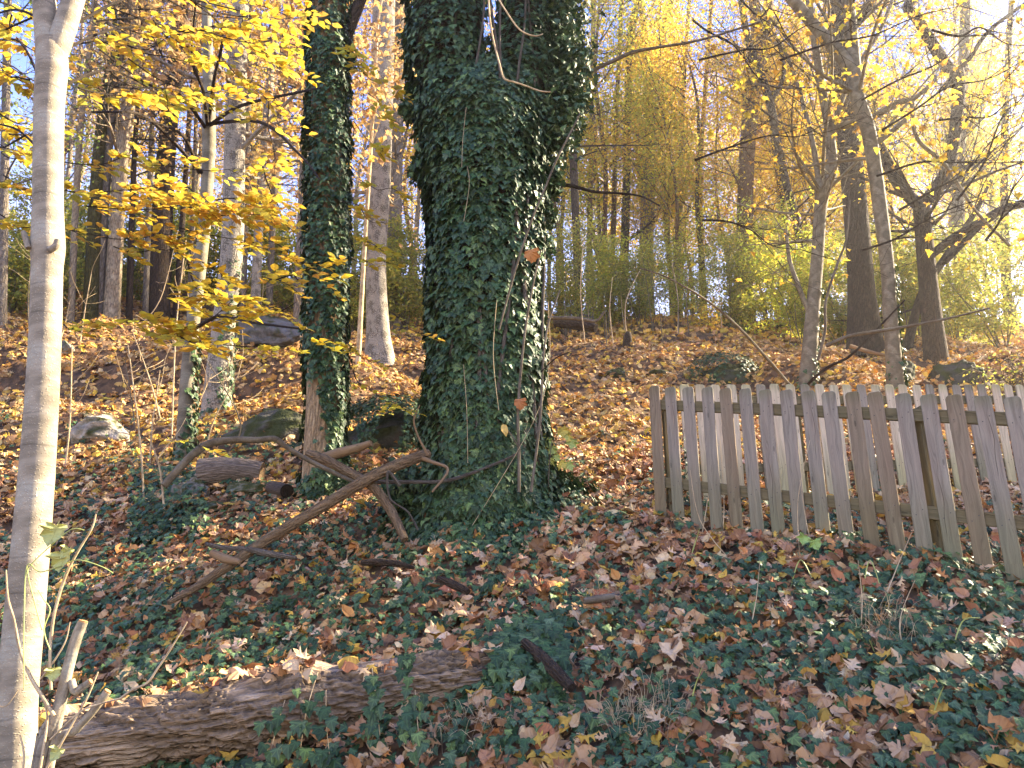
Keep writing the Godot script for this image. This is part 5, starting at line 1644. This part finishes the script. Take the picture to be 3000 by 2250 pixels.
	for q in [[804, 535], [813, 540], [832, 552]]: one_leaf(o, "broad_a", at(q[0], q[1], -vb.z - 0.05), 0.075, lin(0.30, 0.42, 0.12))
	tufts()

func one_leaf(o: Node3D, kind: String, p: Vector3, s: float, c: Color) -> void:
	var m := MeshInstance3D.new()
	m.name = "leaf"
	m.mesh = LEAF[kind]
	m.material_override = leaf_mat("dry", c)
	m.transform = Transform3D(leaf_basis(Vector3(G(0.3), 0.12, 1.0), Vector3(G(0.6), -1.0, 0.2), s), p - o.position)
	o.add_child(m, true)

func tufts() -> void:
	var T := [["dry straw-coloured grass tuft at the bottom right of centre", 640, 735, 0.30, 130, "straw_stem", 0.22], ["dry grass tuft in the middle of the right foreground", 885, 640, 0.22, 80, "straw_stem", 0.20], ["thin dry grass tuft on the bank, right of the thick branch stub", 600, 610, 0.16, 50, "straw_stem", 0.14], ["dry grass among the ivy left of the straw tuft at the bottom", 470, 735, 0.25, 50, "straw_stem", 0.16], ["wiry dry grass tuft before the log at lower left", 115, 748, 0.20, 40, "straw_stem", 0.16]]
	for q in T:
		var b := hit(q[1], q[2])
		var o := thing("grass_tuft", b, q[0], "grass")
		var g := Geo.new()
		for k in q[4]:
			var p := on(b.x + G(q[3] * 0.6), b.z + G(q[3] * 0.5), 0.01)
			var h: float = q[6] * R(0.5, 1.3)
			var e := p + Vector3(G(0.12), h * R(0.3, 1.0), G(0.10) + 0.06)
			stick(g, [[p, 0.0016], [p.lerp(e, 0.55) + Vector3(G(0.03), 0.05, G(0.03)), 0.0013], [e, 0.0007]], 3, 3)
		put("blades", g.mesh(), M[q[5]], o, "stuff")
	var sprigs := ["green grass blade arching above the dry tuft on the right bank", "green grass blade arching below the heart-leaved seedling at the fence foot", "green grass blade left of the sunlit ivy at the right edge", "long green grass blade drooping below the dry tuft on the right bank", "short green grass blade near the left end of the fence", "arched green grass blade on the bank below the left half of the fence", "green grass blade in the bottom right corner", "upright green grass blade at the bottom, left of the right corner", "green grass blade at the bottom, right of the straw tuft", "short green grass blade at the right edge below the last pickets"]
	var nth := -1
	for q in [[862, 600, 870, 560, 884, 600], [790, 590, 800, 560, 812, 578], [950, 660, 962, 622, 980, 618], [854, 650, 866, 634, 888, 690], [690, 560, 696, 540, 700, 528], [728, 630, 740, 610, 752, 640], [990, 745, 1000, 730, 1014, 750], [930, 725, 938, 700, 944, 686], [690, 720, 694, 690, 702, 668], [1000, 600, 1002, 590, 1012, 600]]:
		var b := hit(q[0], q[1])
		var d := -b.z
		nth += 1
		var o := thing("grass_sprig", b, sprigs[nth], "grass", "grass blades at lower right")
		var g := Geo.new()
		stick(g, [[b, 0.005], [at(q[2], q[3], d - 0.02), 0.004], [at(q[4], q[5], d - 0.1), 0.0015]], 4, 6)
		put("blade", g.mesh(), M["blade"], o)

func stump_sprouts() -> void:
	# the cut shrub at the lower left
	var D := 3.1
	var b := on(at(40, 768, D).x, -D)
	var o := thing("cut_shrub", b, "cut-back shrub with sawn pale stubs in the sun at the lower left", "shrub")
	var st := [[[30, 800, 12], [40, 766, 12], [50, 735, 12], [58, 712, 12], [68, 670, 11], [76, 640, 11], [83, 622, 10]], [[44, 800, 8], [50, 765, 8], [76, 730, 8], [92, 712, 8], [107, 692, 8]], [[54, 722, 7], [62, 704, 8], [76, 692, 8], [90, 682, 7]], [[30, 800, 7], [36, 760, 7], [41, 735, 7], [52, 716, 6]]]
	for q in st:
		var c := []
		for w in q:
			var p := at(w[0], w[1], D)
			c.append([p, w[2] * 0.5 * px_m(p)])
		c[0][0] = Vector3(c[0][0].x, minf(c[0][0].y, ground(c[0][0].x, -D) + 0.05), c[0][0].z)
		add_branch(o, c, "slick", "stub")
		var e: Vector3 = c[-1][0]
		var d: Vector3 = (e - c[-2][0]).normalized()
		var h := Geo.new()
		tube(h, PackedVector3Array([e - d * 0.004, e + d * 0.006]), PackedFloat32Array([c[-1][1] * 0.95, c[-1][1] * 0.85]), 10, 1.0, 0.5, 0.0, 1.0, true)
		put("sawn_end", h.mesh(), M["cut_wood"], o)
	for q in [[[54, 716, 4], [42, 696, 4], [30, 676, 3.5], [20, 650, 3], [14, 620, 2.4], [8, 598, 2], [6, 570, 1.4]], [[51, 640, 3], [54, 615, 3], [62, 586, 3], [70, 566, 2.6], [80, 548, 2.4], [92, 528, 2], [96, 514, 1.4]], [[51, 690, 3], [50, 660, 3], [51, 632, 3]], [[120, 699, 2.6], [132, 690, 2.6], [147, 683, 2.4], [158, 668, 2], [170, 650, 1.8], [187, 622, 1.4]], [[50, 740, 2], [80, 712, 2], [100, 704, 1.8], [122, 698, 2]], [[46, 770, 2.4], [70, 728, 2.2], [86, 700, 2], [98, 672, 1.4]], [[36, 790, 3], [44, 745, 2.6], [47, 715, 2], [40, 690, 1.4]], [[16, 800, 2.4], [24, 760, 2.2], [20, 735, 1.4]], [[40, 680, 1.8], [56, 658, 1.8], [66, 640, 1.4], [70, 622, 1]], [[18, 690, 1.2], [6, 706, 1.2], [-6, 704, 1]]]:
		var c := []
		for w in q:
			var p := at(w[0], w[1], D - 0.04)
			c.append([p, w[2] * 0.5 * px_m(p)])
		add_branch(o, c, "straw_stem", "shoot")
	var v := thing("green_vine", at(28, 580, D - 0.1), "thin green vine with pale leaves twining over the sunny sapling trunk", "vine")
	for q in [[[24, 690, 1], [24, 620, 1.2], [27, 566, 1.2], [40, 572, 1.2], [60, 566, 1.2], [78, 560, 1], [100, 566, 1], [113, 573, 0.8]], [[42, 630, 1.2], [34, 600, 1.2], [28, 575, 1.2], [30, 566, 1], [46, 550, 1], [70, 530, 1], [84, 530, 0.8]], [[50, 650, 1.2], [44, 630, 1.2], [50, 610, 1.2], [44, 600, 1], [38, 590, 0.8]]]:
		var c := []
		for w in q:
			var p := at(w[0], w[1], D - 0.12)
			c.append([p, maxf(w[2] * 0.5 * px_m(p), 0.0018)])
		add_branch(v, c, "blade", "stem")
	for q in [[57, 525, 0.09], [63, 552, 0.085], [70, 548, 0.05], [54, 668, 0.05], [60, 748, 0.05]]:
		one_leaf(v, "broad_a", at(q[0], q[1], D - 0.1), q[2], lin(0.46, 0.46, 0.16))
